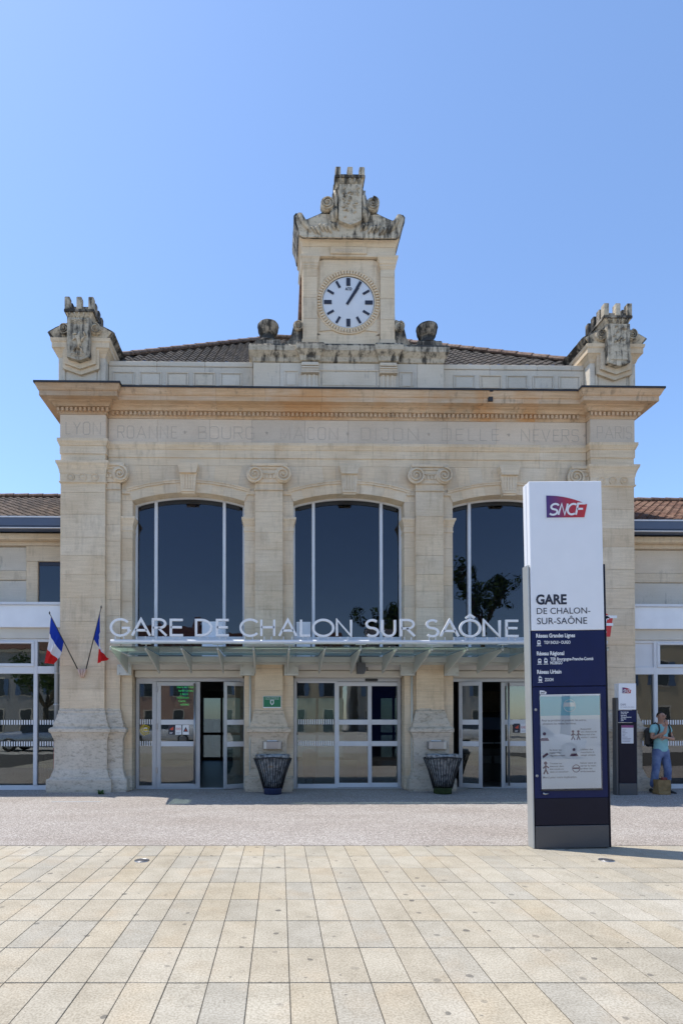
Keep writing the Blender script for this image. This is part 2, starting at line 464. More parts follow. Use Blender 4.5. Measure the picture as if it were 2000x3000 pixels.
# main walls behind the facing
for sgn in (-1, 1): B('side_wall', M['stone'], ST, tuple(sorted((sgn*5.9, sgn*6.35))) + (.45,9,0,9.0))
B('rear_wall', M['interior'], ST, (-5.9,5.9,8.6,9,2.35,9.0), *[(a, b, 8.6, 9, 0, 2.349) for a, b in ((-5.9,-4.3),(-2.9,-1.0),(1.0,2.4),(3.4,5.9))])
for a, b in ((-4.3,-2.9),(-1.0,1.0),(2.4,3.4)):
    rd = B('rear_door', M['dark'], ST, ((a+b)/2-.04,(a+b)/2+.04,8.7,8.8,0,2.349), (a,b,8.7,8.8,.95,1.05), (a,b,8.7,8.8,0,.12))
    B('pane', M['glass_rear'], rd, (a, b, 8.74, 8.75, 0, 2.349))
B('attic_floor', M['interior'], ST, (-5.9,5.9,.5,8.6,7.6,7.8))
# corner piers
PED = [(0,1.83),(0,1.79),(.022,1.775),(.022,1.72),(.04,1.69),(.052,1.62),(.075,1.55),(.10,1.49),(.105,1.42),(.15,1.40),(.17,1.375),(.17,1.31),(.14,1.285),(.115,1.22),(.095,1.17),(.085,1.12),(.085,.50),(.095,.46),(.12,.40),(.14,.33),(.16,.30),(.20,.285),(.21,.26),(.21,.06),(.195,.0)]
def rough_mesh(o, amt, scale, cuts=2):
    """real erosion: split the faces finer and push the points about with noise"""
    from mathutils import noise
    me = o.data; bm = bmesh.new(); bm.from_mesh(me)
    for _ in range(cuts):
        long_e = [e for e in bm.edges if e.calc_length() > .09]
        if long_e: bmesh.ops.subdivide_edges(bm, edges=long_e, cuts=1, use_grid_fill=True)
    bm.normal_update()
    for v in bm.verts:
        p = Vector(v.co); n = noise.noise(p*scale) + .6*noise.noise(p*scale*2.7)
        q = noise.noise(p*1.7 + Vector((7,3,1)))
        v.co += v.normal * (n * amt * (.5 + max(0, q)))
    bm.to_mesh(me); bm.free()
    return o
for sgn in (-1, 1):
    core = B('corner_pier', M['mortar'], ST, (sgn*5.43, sgn*6.39, -.14, .44, 0, 7.26), (sgn*5.11, sgn*5.43, -.06, .44, 0, 7.26))
    a, b = sorted((sgn*5.42, sgn*6.40)); c, d = sorted((sgn*5.10, sgn*5.417))
    zs = spans(1.82, 7.02, .38, .52)
    blocks(core, a, b, -.15, .45, 0, 0, M['stone'], zs=zs)
    zs2 = spans(1.82, 6.70, .36, .5)
    blocks(core, c, d, -.07, .45, 0, 0, M['stone'], zs=zs2)
    xs = sorted((sgn*6.40, sgn*5.42, sgn*5.10))
    if sgn < 0: path = [(-6.40,.45),(-6.40,-.15),(-5.42,-.15),(-5.42,-.07),(-5.10,-.07),(-5.10,.30)]
    else: path = [(5.10,.30),(5.10,-.07),(5.42,-.07),(5.42,-.15),(6.40,-.15),(6.40,.45)]
    m = MB().sweep(path, PED); rough_mesh(m.obj('pedestal', M['pedestal'], core), .012, 6)
    # pier capital: three discs between two mouldings
    x0, x1 = sorted((sgn*5.42, sgn*6.40)); out = sgn*6.40
    path = [(-6.40,.45),(-6.40,-.15),(-5.42,-.15),(-5.42,-.06)] if sgn < 0 else [(5.42,-.06),(5.42,-.15),(6.40,-.15),(6.40,.45)]
    MB().sweep(path, [(0,6.80),(.012,6.81),(.03,6.825),(.03,6.85),(.012,6.86),(.012,7.02),(.02,7.03),(.03,7.10),(.06,7.19),(.085,7.235),(.09,7.285),(.0,7.29)]).obj('capital', M['stone'], core)
    for k in range(3):
        cx = (x0+x1)/2 + (k-1)*.26
        MB().lathe([(.088,-.03),(.088,-.045),(.07,-.05),(.066,-.036),(.045,-.036),(.03,-.05),(.012,-.053)], (cx,-.132,6.94), 24, 'y').obj('rosette', M['stone'], core)
# wall piers between the windows, with pilasters
def volute(m, cx, y, cz, r, turns=2.2, dirn=1, dep=.06):
    m.lathe([(r*.97, dep), (r*.97, .02), (r*.88, .012), (r*.1, .012)], (cx, y, cz), 28, 'y')
    pts = []
    for i in range(44):
        f = i/43; a = dirn*(math.pi/2 - f*turns*2*math.pi); rr = r*(1 - .86*f)
        pts.append((cx + rr*math.cos(a)*.93, y - .006, cz + rr*math.sin(a)*.93))
    m.tube(pts, [r*.12*(1-.45*i/43) for i in range(44)], 6)
    m.lathe([(r*.13, 0), (r*.13,-.02), (r*.06,-.03)], (cx, y, cz), 12, 'y')
def ionic(core, cx, hw, y, half=None):
    """capital: abacus, scrolls, egg and dart, necking"""
    m = MB()
    l, r = (cx-hw, cx+hw)
    vl, vr = cx-hw-.0, cx+hw+.0
    yb = -.005
    m.cbox(l-.10, r+.10, y-.075, yb, 7.215, 7.29, .01)
    m.cbox(l-.13, r+.13, y-.05, yb, 7.16, 7.215, .01)
    m.cbox(l, r, y-.0055, yb, 6.71, 6.86, .006); m.cbox(l-.015, r+.015, y-.025, yb, 6.70, 6.722, .006)
    m.cbox(l, r, y-.03, yb, 6.86, 7.16, .006)
    # hanging swag and darts
    sw = [(cx + t*hw*.72, y-.045, 7.09 - .03*(1-t*t)) for t in [i/8-1 for i in range(17)]]
    m.tube(sw, .016, 6)
    for k in range(4):
        m.cbox(cx-.13+k*.08-.018, cx-.13+k*.08+.030, y-.055, y-.02, 6.95, 7.045, .008)
    for s_ in (-1, 1):
        if half and s_ != half: continue
        volute(m, cx+s_*(hw+.005), y-.075, 7.035, .19, 2.1, s_, .07)
    return m.obj('ionic_capital', M['stone'], core)
for cx in (-1.8, 1.8):
    core = B('wall_pier', M['mortar'], ST, (cx-.54, cx+.54, .006, .44, 0, 6.5), (cx-.30, cx+.30, -.09, .006, 0, 6.72))
    blocks(core, cx-.55, cx+.55, 0, .45, 0, 0, M['stone'], zs=spans(0, SPR, .40, .52))
    blocks(core, cx-.31, cx+.31, -.10, -.003, 0, 0, M['stone'], zs=spans(1.80, 6.70, .36, .5))
    path = [(cx-.31,.0),(cx-.31,-.10),(cx+.31,-.10),(cx+.31,.0)]
    rough_mesh(MB().sweep(path, PED).obj('pedestal', M['pedestal'], core), .010, 6)
    for s_ in (-1, 1):
        # low worn plinth of the jamb strips
        rough_mesh(B('jamb_plinth', M['pedestal'], core, (cx+s_*.33, cx+s_*.56, -.02, .28, 0, .32), c=.02), .006, 6)
    ionic(core, cx, .31, -.10)
for sgn in (-1, 1):
    core = B('jamb_pier', M['mortar'], ST, (sgn*4.86, sgn*5.10, .01, .43, 0, 6.5))
    a, b = sorted((sgn*4.85, sgn*5.097))
    blocks(core, a, b, 0, .44, 0, 0, M['stone'], zs=spans(0, SPR, .40, .52))
    rough_mesh(B('jamb_plinth', M['pedestal'], core, (sgn*4.84, sgn*5.0, -.03, .28, 0, .32), c=.02), .006, 6)
    ionic(core, sgn*5.26, .155, -.07, -sgn)
# imposts, arches, keystones
for cx in WX:
    for s_ in (-1, 1):
        xo = cx + s_*HW; path = None
        inner = .255 if abs(xo) > 4 else .235
        prof = [(0,5.80),(.012,5.81),(.012,5.835),(.004,5.84),(.004,5.93),(.014,5.94),(.014,5.965),(.022,5.98),(.035,6.03),(.055,6.07),(.06,6.075),(.06,6.115),(.0,6.125)]
        if s_ < 0: path = [(xo-inner, 0),(xo, 0),(xo, .28)]
        else: path = [(xo,.28),(xo, 0),(xo+inner, 0)]
        MB().sweep(path, prof).obj('impost', M['stone'], ST)
    arch = MB()
    core_pts = [(cx+RAD*math.sin(a), ACZ+RAD*math.cos(a)) for a in [math.asin(HW/RAD)*(i/12-1) for i in range(25)]]
    arch = MB(); out_pts = [(cx-HW-.2, SPR+.03)] + [(x, z+.012) for x, z in core_pts] + [(cx+HW+.2, SPR+.03), (cx+HW+.2, 7.27), (cx-HW-.2, 7.27)]
    arch.prism(out_pts, .012, .43); core = arch.obj('arch', M['mortar'], ST)
    amax = math.asin(HW/RAD)
    NV = 10
    edges = [-amax + 2*amax*i/NV for i in range(NV+1)]
    tops = [cx - HW - .245 + (2*HW+.49)*i/NV for i in range(NV+1)]
    def arcpt(a, rr): return (cx + rr*math.sin(a), ACZ + rr*math.cos(a))
    def ext(xx):
        return E_CZ + math.sqrt(max(0, E_RAD**2 - (xx-cx)**2))
    for i in range(NV):
        a0, a1 = edges[i]+.0003, edges[i+1]-.0003
        sub = [a0 + (a1-a0)*k/4 for k in range(5)]
        inn = [arcpt(a, RAD) for a in sub]
        # arch ring
        def up(p, ang):
            # walk radially from the intrados to the extrados
            x, z = p
            for _ in range(40):
                if z >= ext(min(max(x, cx-E_HW), cx+E_HW)): break
                x += math.sin(ang*1.6)*.008; z += .008
            return (x, z)
        outp = [up(p, a) for p, a in zip(inn, sub)]
        MB().prism(inn + outp[::-1], -.02, .44).obj('voussoir', M['stone'], core)
        mo = MB(); mo.prism([(x, z-.075) for x, z in outp] + outp[::-1], -.045, -.0205)
        mo.prism([(x, z-.03) for x, z in outp] + [(x, z+.004) for x, z in outp[::-1]], -.06, -.0455)
        mo.obj('archivolt', M['stone'], core)
        # fan of stones above
        t0, t1 = tops[i]+.0008, tops[i+1]-.0008
        MB().prism([(x, z+.006) for x, z in outp] + [(t1, 7.285), (t0, 7.285)], 0, .43).obj('voussoir', M['stone'], core)
    # stones closing the corners beside the arch
    for s_ in (-1, 1):
        xo = cx + s_*HW; xi = xo + s_*(.245)
        zs_ = 6.49
        MB().prism([(xo, SPR+.005), (xi, SPR+.005), (xi, 7.283), (cx+s_*(HW+.245), 7.283), (xo+s_*.05, E_SPR-.03)], .004, .43).obj('stone_block', M['stone'], core)
        m = MB(); m.cbox(min(xo+s_*.03, xi), max(xo+s_*.03, xi), -.03, .002, 6.63, 6.72, .01); m.obj('archivolt', M['stone'], core)
    k = MB()
    k.prism([(cx-.14,6.62),(cx+.14,6.62),(cx+.155,6.68),(cx+.19,7.10),(cx-.19,7.10),(cx-.155,6.68)], -.10, .01)
    k.prism([(cx-.155,6.66),(cx+.155,6.66),(cx+.157,6.70),(cx-.157,6.70)], -.125, -.09)
    k.prism([(cx-.185,7.07),(cx+.185,7.07),(cx+.20,7.14),(cx+.225,7.24),(cx+.225,7.287),(cx-.225,7.287),(cx-.225,7.24),(cx-.20,7.14)], -.15, .012)
    for q in (-.09, -.03, .03, .09): k.cbox(cx+q-.018, cx+q+.018, -.115, -.09, 6.72, 7.05, .006)
    k.obj('keystone', M['stone'], core)

# ------------------------------------------------------------------ entablature
XP, XI, YP = 6.40, 5.42, -.15
ARC = [(-.02,7.29),(.0,7.292),(.0,7.46),(.018,7.462),(.018,7.64),(.03,7.645),(.045,7.69),(.065,7.73),(.065,7.79),(-.02,7.80)]
FRZ = [(-.02,7.80),(.012,7.802),(.012,8.33),(-.02,8.332)]
COR = [(-.02,8.332),(.022,8.335),(.035,8.36),(.05,8.372),(.05,8.465),(.115,8.472),(.125,8.50),(.15,8.53),(.20,8.545),(.21,8.565),(.345,8.57),(.345,8.675),(.362,8.68),(.375,8.70),(.40,8.755),(.415,8.78),(.415,8.815),(-.05,8.86)]
def run_blocks(core, prof, x0, x1, n, mat, name, dz=-.002, jit=.12):
    xs = [x0] + [x0 + (x1-x0)*(i+random.uniform(-jit, jit))/n for i in range(1, n)] + [x1]
    for a, b in zip(xs, xs[1:]):
        MB().prism_x([(-o, z+dz) for o, z in prof] , a+.002, b-.002).obj(name, mat, core)
ent = B('entablature', M['mortar'], ST, (-6.36,6.36,.02,.44,7.27,8.80), (-6.36,-5.46,-.12,.02,7.27,8.8), (5.46,6.36,-.12,.02,7.27,8.8))
for prof, n, mat, nm in ((ARC, 9, M['stone'], 'architrave_block'), (FRZ, 10, M['frieze'], 'frieze_block'), (COR, 9, M['cornice'], 'cornice_block')):
    run_blocks(ent, prof, -XI+.03, XI-.03, n, mat, nm)
    for sgn in (-1, 1):
        path = [(-XP,7.5),(-XP,YP),(-XI,YP),(-XI,.02)] if sgn < 0 else [(XI,.02),(XI,YP),(XP,YP),(XP,7.5)]
        MB().sweep(path, prof).obj(nm, mat, ent)
dm = MB()
n = int(2*(XI-.12)/.0975)
for i in range(n):
    x = -XI + .13 + i*.0975; dm.box(x, x+.052, -.102, -.045, 8.378, 8.455)
for sgn in (-1, 1):
    a = sgn*5.91 - .545
    for i in range(12):
        x = a + i*.0975; dm.box(x, x+.052, YP-.102, YP-.045, 8.378, 8.455)
    for i in range(14):
        y = -.12 + i*.0975; dm.box(sgn*(XP+.045), sgn*(XP+.102), y, y+.052, 8.378, 8.455)
tag(dm.obj('dentils', M['cornice'], ent), kind='stuff')
path = [(-XP,7.5),(-XP,YP),(-XI,YP),(-XI,0),(XI,0),(XI,YP),(XP,YP),(XP,7.5)]
MB().sweep(path, [(.40,8.8165),(.436,8.803),(.436,8.845),(-.2,8.905)]).obj('lead_flashing', M['lead'], ent)
ru = MB(); ru.box(3.03,3.13,-.375,-.346,8.60,8.81); ru.box(3.0,3.16,-.372,-.347,8.76,8.80); ru.box(3.045,3.115,-.43,-.35,8.78,8.84); ru.obj('overflow_spout', M['lead'], ent)

# ------------------------------------------------------------------ stroke lettering
def arc(cx, cy, rx, ry, a0, a1, n=14):
    return [(cx+rx*math.cos(R(a0+(a1-a0)*i/n)), cy+ry*math.sin(R(a0+(a1-a0)*i/n))) for i in range(n+1)]
GL = {
 'G': (.90, [arc(.5,.5,.5,.5,40,335,22) + [(.93,.29),(.93,.47),(.58,.47)]]),
 'A': (.86, [[(0,0),(.43,1),(.86,0)], [(.15,.33),(.71,.33)]]),
 'R': (.60, [[(0,0),(0,1),(.28,1)] + arc(.28,.74,.27,.26,80,-90,12) + [(0,.48)], [(.24,.48),(.60,0)]]),
 'E': (.52, [[(.52,.97),(.03,.97),(.03,.03),(.53,.03)], [(.03,.52),(.48,.52)]]),
 'D': (.74, [[(.03,.5),(.03,.03),(.26,.03)] + arc(.26,.5,.47,.47,-88,88,18) + [(.03,.97),(.03,.5)]]),
 'C': (.84, [arc(.5,.5,.5,.5,42,318,22)]),
 'H': (.72, [[(.03,0),(.03,1)], [(.69,0),(.69,1)], [(.03,.53),(.69,.53)]]),
 'L': (.48, [[(.03,1),(.03,.03),(.48,.03)]]),
 'O': (1.0, [arc(.5,.5,.5,.5,90,450,30)]),
 'Q': (1.0, [arc(.5,.5,.5,.5,90,450,30), [(.28,1.14),(.5,1.32),(.72,1.14)]]),   # O with circumflex
 'N': (.76, [[(.03,0),(.03,1),(.73,0),(.73,1)]]),
 'S': (.58, [arc(.29,.745,.255,.245,38,270,14) + arc(.29,.25,.265,.25,90,-142,14)[1:]]),
 'U': (.70, [[(.03,1),(.03,.33)] + arc(.35,.33,.32,.32,180,360,14) + [(.67,1)]]),
 'Y': (.62, [[(0,1),(.31,.5),(.62,1)], [(.31,.5),(.31,0)]]),
 'B': (.56, [[(0,.52),(.5,.62),(.5,.94),(.42,1),(0,1),(0,0),(.5,0),(.56,.08),(.56,.46),(.5,.52),(0,.52)]]),
 'M': (.80, [[(0,0),(.05,1),(.4,.1),(.75,1),(.8,0)]]),
 'I': (.06, [[(.03,0),(.03,1)]]),
 'J': (.45, [[(.12,1),(.45,1),(.45,.1),(.36,0),(.08,0),(0,.1),(0,.25)]]),
 'P': (.56, [[(0,0),(0,1),(.5,1),(.56,.94),(.56,.54),(.5,.48),(0,.48)]]),
 'V': (.70, [[(0,1),(.35,0),(.70,1)]]),
 '*': (.50, [[(.25,.78),(.38,.28),(.04,.6),(.46,.6),(.12,.28),(.25,.78)]]),
}
SQ = dict(GL)
SQ['O'] = (.62, [[(.12,0),(.5,0),(.62,.12),(.62,.88),(.5,1),(.12,1),(0,.88),(0,.12),(.12,0)]])
SQ['R'] = (.60, [[(0,0),(0,1),(.5,1),(.58,.92),(.58,.58),(.5,.5),(0,.5)], [(.3,.5),(.60,0)]])
SQ['C'] = (.58, [[(.58,.85),(.48,1),(.12,1),(0,.88),(0,.12),(.12,0),(.48,0),(.58,.15)]])
SQ['G'] = (.60, [[(.58,.85),(.48,1),(.12,1),(0,.88),(0,.12),(.12,0),(.48,0),(.58,.12),(.58,.48),(.35,.48)]])
SQ['D'] = (.62, [[(0,0),(0,1),(.5,1),(.62,.88),(.62,.12),(.5,0),(0,0)]])
SQ['U'] = (.62, [[(0,1),(0,.12),(.12,0),(.5,0),(.62,.12),(.62,1)]])
SQ['S'] = (.56, [[(.56,.86),(.48,1),(.1,1),(0,.9),(0,.6),(.1,.5),(.46,.5),(.56,.4),(.56,.1),(.46,0),(.1,0),(0,.14)]])
def stroke(m, pts, t, d, closed=None):
    """flat band of width t, depth d along (x, z) points, front at y = -d"""
    P = [Vector(p) for p in pts]
    if closed is None: closed = (P[0]-P[-1]).length < 1e-5
    if closed: P = P[:-1]
    n = len(P); L = []; Rr = []
    for i in range(n):
        a = P[i-1] if (i > 0 or closed) else None; b = P[(i+1) % n] if (i < n-1 or closed) else None
        d0 = (P[i]-a).normalized() if a is not None else None; d1 = (b-P[i]).normalized() if b is not None else None
        d0 = d0 or d1; d1 = d1 or d0
        n0 = Vector((-d0.y, d0.x)); n1 = Vector((-d1.y, d1.x)); mt = n0+n1
        mt = n0 if mt.length < 1e-4 else mt / max(.42, mt.dot(n0))
        L.append(P[i]+mt*t/2); Rr.append(P[i]-mt*t/2)
    V = []
    for l, r in zip(L, Rr): V += [(l.x,-d,l.y),(r.x,-d,r.y),(r.x,0,r.y),(l.x,0,l.y)]
    Fs = []
    for i in range(n if closed else n-1):
        j = (i+1) % n
        for k in range(4): Fs.append((i*4+k, i*4+(k+1) % 4, j*4+(k+1) % 4, j*4+k))
    if not closed: Fs += [(3,2,1,0), ((n-1)*4, (n-1)*4+1, (n-1)*4+2, (n-1)*4+3)]
    m.add(V, Fs)
def glyph(ch, h, t, d, fit=1.0, table=GL):
    w_, st_ = table[ch]; m = MB()
    for p in st_:
        stroke(m, [(x*(h-t*0)*fit, t/2 + y*(h-t)) for x, y in p], t, d)
    return m, w_*h*fit
FR = [('LYON',193,296),('*',306,326),('ROANNE',346,518),('*',537,559),('BOURG',582,745),('*',776,796),('MACON',822,990),('*',1013,1032),('DIJON',1058,1226),('*',1250,1268),('DELLE',1294,1461),('*',1484,1500),('NEVERS',1525,1693),('*',1706,1722),('PARIS',1748,1849)]
for word, p0, p1 in FR:
    y = YP - .0125 if word in ('LYON', 'PARIS') else -.0125
    xa, xb = ax(p0, y, 1275), ax(p1, y, 1275)
    h = .285 if word != '*' else .16
    z0 = 7.885 if word != '*' else 7.95
    ws = [SQ[c][0]*h for c in word]
    tot = sum(ws); n = len(word)
    fit = 1.0 if n == 1 else min(1.15, (xb-xa)*.74/tot)
    gap = 0 if n == 1 else (xb-xa-tot*fit)/(n-1)
    x = xa
    m = MB()
    for c, w_ in zip(word, ws):
        q, _ = glyph(c, h, .014, .0035, fit, SQ)
        m.add([(v[0]+x, v[1], v[2]) for v in q.v], q.f)
        x += w_*fit + gap
    m.obj('carved_star' if word == '*' else 'carved_lettering', M['letter_cut'], ent, (0, y, z0))

# ------------------------------------------------------------------ attic parapet
att = B('parapet', M['mortar'], ST, (-5.44,5.44,.13,.5,8.8,9.60))
for sgn in (-1, 1):
    xs = sorted((sgn*2.16, sgn*5.42)); n = 3
    cuts = [xs[0] + (xs[1]-xs[0])*i/n for i in range(n+1)]
    for a, b in zip(cuts, cuts[1:]):
        MB().cbox(a+.002, b-.002, .10, .52, 8.82, 9.58, .006).obj('stone_block', M['attic'], att)
        MB().cbox(a+.002, b-.002, .085, .54, 9.585, 9.70, .012).obj('coping_stone', M['attic'], att)
    for i in range(5):
        cx = sgn*(5.08 - i*.605)
        m = MB()
        x0, x1, z0, z1 = cx-.25, cx+.25, 9.16, 9.46
        for bx in ((x0,x1,z1-.03,z1),(x0,x0+.03,z0,z1-.031),(x1-.03,x1,z0,z1-.031)): m.cbox(bx[0],bx[1],.078,.101,bx[2],bx[3],.006)
        m.cbox(x0+.055, x1-.055, .086, .101, z0, z1-.055, .008)
        m.obj('panel', M['attic'], att)
    for i in range(4):
        p = at((425, 505, 585, 665)[i] if sgn < 0 else (1375, 1457, 1540, 1615)[i], 1056, .25)
        m = MB(); m.lathe([(.075, -.05), (.075, .05), (.05, .07)], (p.x, .25, 9.71), 16, 'y'); m.obj('roof_vent', M['blue_gutter'], att)
# middle block of the attic under the clock
mid = B('clock_base', M['mortar'], ST, (-2.13,2.13,-.02,.5,8.8,9.62))
for a, b in ((-2.15,-1.55),(-1.55,-.60),(-.60,.60),(.60,1.55),(1.55,2.15)):
    MB().cbox(a+.002, b-.002, -.04, .5, 8.82, 9.615, .006).obj('stone_block', M['attic'], mid)
def frame(m, x0, x1, z0, z1, y, w_=.03, p=.02):
    for bx in ((x0,x1,z1-w_,z1),(x0,x0+w_,z0,z1-w_-.001),(x1-w_,x1,z0,z1-w_-.001)): m.cbox(bx[0],bx[1],y-p,y+.003,bx[2],bx[3],.006)
m = MB(); frame(m, -.68, .68, 9.10, 9.47, -.04, .04); m.cbox(-.61,.61,-.052,-.038,9.10,9.40,.008); m.obj('panel', M['attic'], mid)
for s_ in (-1, 1):
    m = MB(); a, b = sorted((s_*1.14, s_*1.46)); frame(m, a, b, 9.10, 9.44, -.04); m.cbox(a+.06,b-.06,-.054,-.038,9.10,9.37,.008); m.obj('panel', M['attic'], mid)
    m = MB(); cx = s_*.88
    m.cbox(cx-.19,cx+.19,-.115,-.038,9.36,9.60,.01)
    for k in range(3): m.cbox(cx-.20+k*.004,cx+.20-k*.004,-.135-.01*k,-.1,9.40+k*.05,9.43+k*.05,.006)
    m.cbox(cx-.205,cx+.205,-.15,-.038,9.345,9.375,.006)
    for k in range(3): m.cbox(cx-.14+k*.1,cx-.08+k*.1,-.085,-.038,8.98,9.34,.01)
    m.cbox(cx-.18,cx+.18,-.062,-.038,8.86,9.34,.006)
    m.obj('console', M['attic'], mid)
LED = [(-.03,9.615),(.0,9.62),(.02,9.63),(.035,9.72),(.07,9.76),(.10,9.80),(.11,9.815),(.12,9.82),(.12,9.93),(.11,9.95),(.09,9.985),(-.3,9.995)]
path = [(-2.13,.5),(-2.13,-.04),(-1.08,-.04),(-1.08,-.11),(-.68,-.11),(-.68,-.06),(.68,-.06),(.68,-.11),(1.08,-.11),(1.08,-.04),(2.13,-.04),(2.13,.5)]
MB().sweep(path, LED).obj('ledge', M['crest'], mid)
# ------------------------------------------------------------------ clock tower
tw = B('clock_tower', M['attic'], ST, (-1.0,1.0,.08,.74,9.98,12.40))
blocks(tw, -.70, .70, .0, .10, 0, 0, M['stone'], zs=[9.98, 10.28])
for s_ in (-1, 1):
    a, b = sorted((s_*.715, s_*1.04))
    blocks(tw, a, b, -.05, .70, 0, 0, M['stone'], zs=[10.16,10.62,11.10,11.58,11.80])
    MB().cbox(a-.02,b+.02,-.075,.72,9.985,10.16,.02).obj('plinth', M['stone'], tw)
    m = MB()
    pth = [(a,.06),(a,-.05),(b,-.05),(b,.70)] if s_ > 0 else [(a,.70),(a,-.05),(b,-.05),(b,.06)]
    m.sweep(pth, [(0,11.76),(.01,11.77),(.01,11.80),(.02,11.81),(.02,11.86),(.03,11.87),(.045,11.95),(.065,11.99),(.065,12.03),(-.05,12.04)]); m.obj('capital', M['stone'], tw)
# panel wall with the round opening
DZ = az(883, 0)
def ringpts(r, n=48): return [(r*math.cos(2*math.pi*i/n), DZ + r*math.sin(2*math.pi*i/n)) for i in range(n)]
m = MB()
sq = [(-.71,10.285),(.71,10.285),(.71,12.03),(-.71,12.03)]
V = []; n = 48
inner = ringpts(.60)
def on_sq(a):
    c, s2 = math.cos(a), math.sin(a); x0, z0, x1, z1 = -.71, 10.285, .71, 12.03
    tt = []
    if c > 1e-6: tt.append(x1/c)
    if c < -1e-6: tt.append(x0/c)
    if s2 > 1e-6: tt.append((z1-DZ)/s2)
    if s2 < -1e-6: tt.append((z0-DZ)/s2)
    q = min(tt); return (q*c, DZ+q*s2)
outer = [on_sq(2*math.pi*i/n) for i in range(n)]
for y in (.03, .10):
    V += [(x, y, z) for x, z in inner] + [(x, y, z) for x, z in outer]
Fs = []
for i in range(n):
    j = (i+1) % n
    Fs += [(i, j, n+j, n+i), (2*n+i, 2*n+j, j, i)]
m.add(V, Fs); m.obj('dial_wall', M['stone'], tw)
m = MB()
m.tube([(x, .02, z) for x, z in ringpts(.725)], .022, 8, closed=True)
m.tube([(x, .025, z) for x, z in ringpts(.61)], .02, 8, closed=True)
m.obj('ring_moulding', M['stone'], tw)
bead = MB()
for i in range(64):
    a = 2*math.pi*i/64; c, s2 = math.cos(a), math.sin(a)
    q = MB().cbox(.63,.71,-.012,.032,-.023,.023,.008)
    bead.add([(v[0]*c - v[2]*s2, v[1], DZ + v[0]*s2 + v[2]*c) for v in q.v], q.f)
tag(bead.obj('egg_moulding', M['stone'], tw), kind='stuff')
for s_ in (-1, 1):
    for zt in (0, 1):
        cx_, cz_ = s_*.70, (12.0 if zt else 10.32)
        pts = [(cx_, cz_)]
        for i in range(9):
            a = (math.pi/2)*(i/8)
            px_, pz_ = .745*math.cos(R(22)+a*(R(46)/(math.pi/2))), .745*math.sin(R(22)+a*(R(46)/(math.pi/2)))
            pts.append((s_*px_*1.0, DZ + (1 if zt else -1)*pz_))
        pts = [p for p in pts if abs(p[0]) <= .71]
        ctr = (sum(p[0] for p in pts)/len(pts), sum(p[1] for p in pts)/len(pts))
        pts = [(ctr[0]+(p[0]-ctr[0])*.72, ctr[1]+(p[1]-ctr[1])*.72) for p in pts]
        MB().prism(pts, .012, .031).obj('spandrel_panel', M['stone'], tw)
# entablature and gable
blocks(tw, -1.05, 1.05, -.045, .75, 0, 0, M['stone'], zs=[12.045,12.26], split=.7)
MB().sweep([(-1.04,.78),(-1.04,-.04),(1.04,-.04),(1.04,.78)], [(0,12.262),(.01,12.27),(.025,12.30),(.05,12.35),(.085,12.38),(.085,12.45),(.10,12.46),(.0,12.47)]).obj('cornice', M['stone'], tw)
m = MB(); m.cbox(-.42,.42,-.075,-.04,12.09,12.255,.015); m.obj('date_panel', M['stone'], tw)
SG = .00757
def gz(py): return az(py, -.15)
half = [(0,698),(140,698),(152,691),(156,671),(163,652),(165,637),(158,629),(147,632),(139,641),(130,648),(108,639),(88,630),(74,622),(60,604),(52,585),(46,566),(40,556),(0,556)]
out = [(x*SG, gz(y)) for x, y in half] + [(-x*SG, gz(y)) for x, y in half[-2:0:-1]]
rough_mesh(MB().prism(out, -.17, .72).obj('gable', M['black'], tw), .012, 5, 3)
face = [(x*SG*.97, gz(y+3)) for x, y in half[1:12]] 
fo = [(x, z) for x, z in face] + [(-x, z) for x, z in face[::-1]]
rough_mesh(MB().prism([(x, z) for x, z in fo], -.195, -.171).obj('gable_face', M['crest'], tw), .006, 9, 3)
# side roof of the tower, tiled
for s_ in (-1, 1):
    MB().prism([(s_*1.02,10.0),(s_*1.16,10.0),(s_*1.06,12.3),(s_*1.02,12.3)], .30, .86).obj('tile_cladding', M['tile_red'], tw)
# carved work on the gable
def spiral(cx, y, cz, r, par, mat, dirn=1, dep=.1):
    m = MB(); volute(m, cx, y, cz, r, 2.1, dirn, dep); return m.obj('volute', mat, par)
for s_ in (-1, 1):
    spiral(s_*67*SG, -.30, gz(611), .15, tw, M['crest'], s_, .16)
    m = MB()   # acanthus-like folds under the scrolls
    for k in range(7):
        x = s_*(.30+.085*k); z = gz(668) - .012*k + .03*math.sin(k*2.1)
        m.tube([(x-s_*.06, -.19, z-.11), (x, -.235, z+.0), (x+s_*.05, -.20, z+.08-.02*k*.3)], [.02,.038,.015], 7)
    for k in range(4):
        x = s_*(.27+.03*k); m.tube([(x, -.2, gz(650)-.05*k), (x+s_*.05, -.26, gz(628)-.03*k), (x+s_*.015, -.22, gz(604))], [.02,.04,.018], 7)
    m.tube([(s_*.31,-.2,gz(640)),(s_*.33,-.24,gz(612)),(s_*.29,-.24,gz(588)),(s_*.34,-.2,gz(566))], [.03,.045,.04,.02], 8)
    m.tube([(s_*.86,-.16,gz(690)),(s_*1.0,-.215,gz(664)),(s_*1.10,-.21,gz(640)),(s_*1.14,-.17,gz(632))], [.03,.06,.055,.03], 8)
    rough_mesh(m.obj('foliage_carving', M['crest'], tw), .006, 12, 0)
sh = [(-.26,gz(556)),(.26,gz(556)),(.255,gz(640)),(.25,gz(660)),(.13,gz(668)),(0,gz(674)),(-.13,gz(668)),(-.25,gz(660)),(-.255,gz(640))]
rough_mesh(MB().prism(sh, -.29, -.17).obj('shield', M['crest'], tw), .014, 7, 3)
m = MB()
random.seed(11)
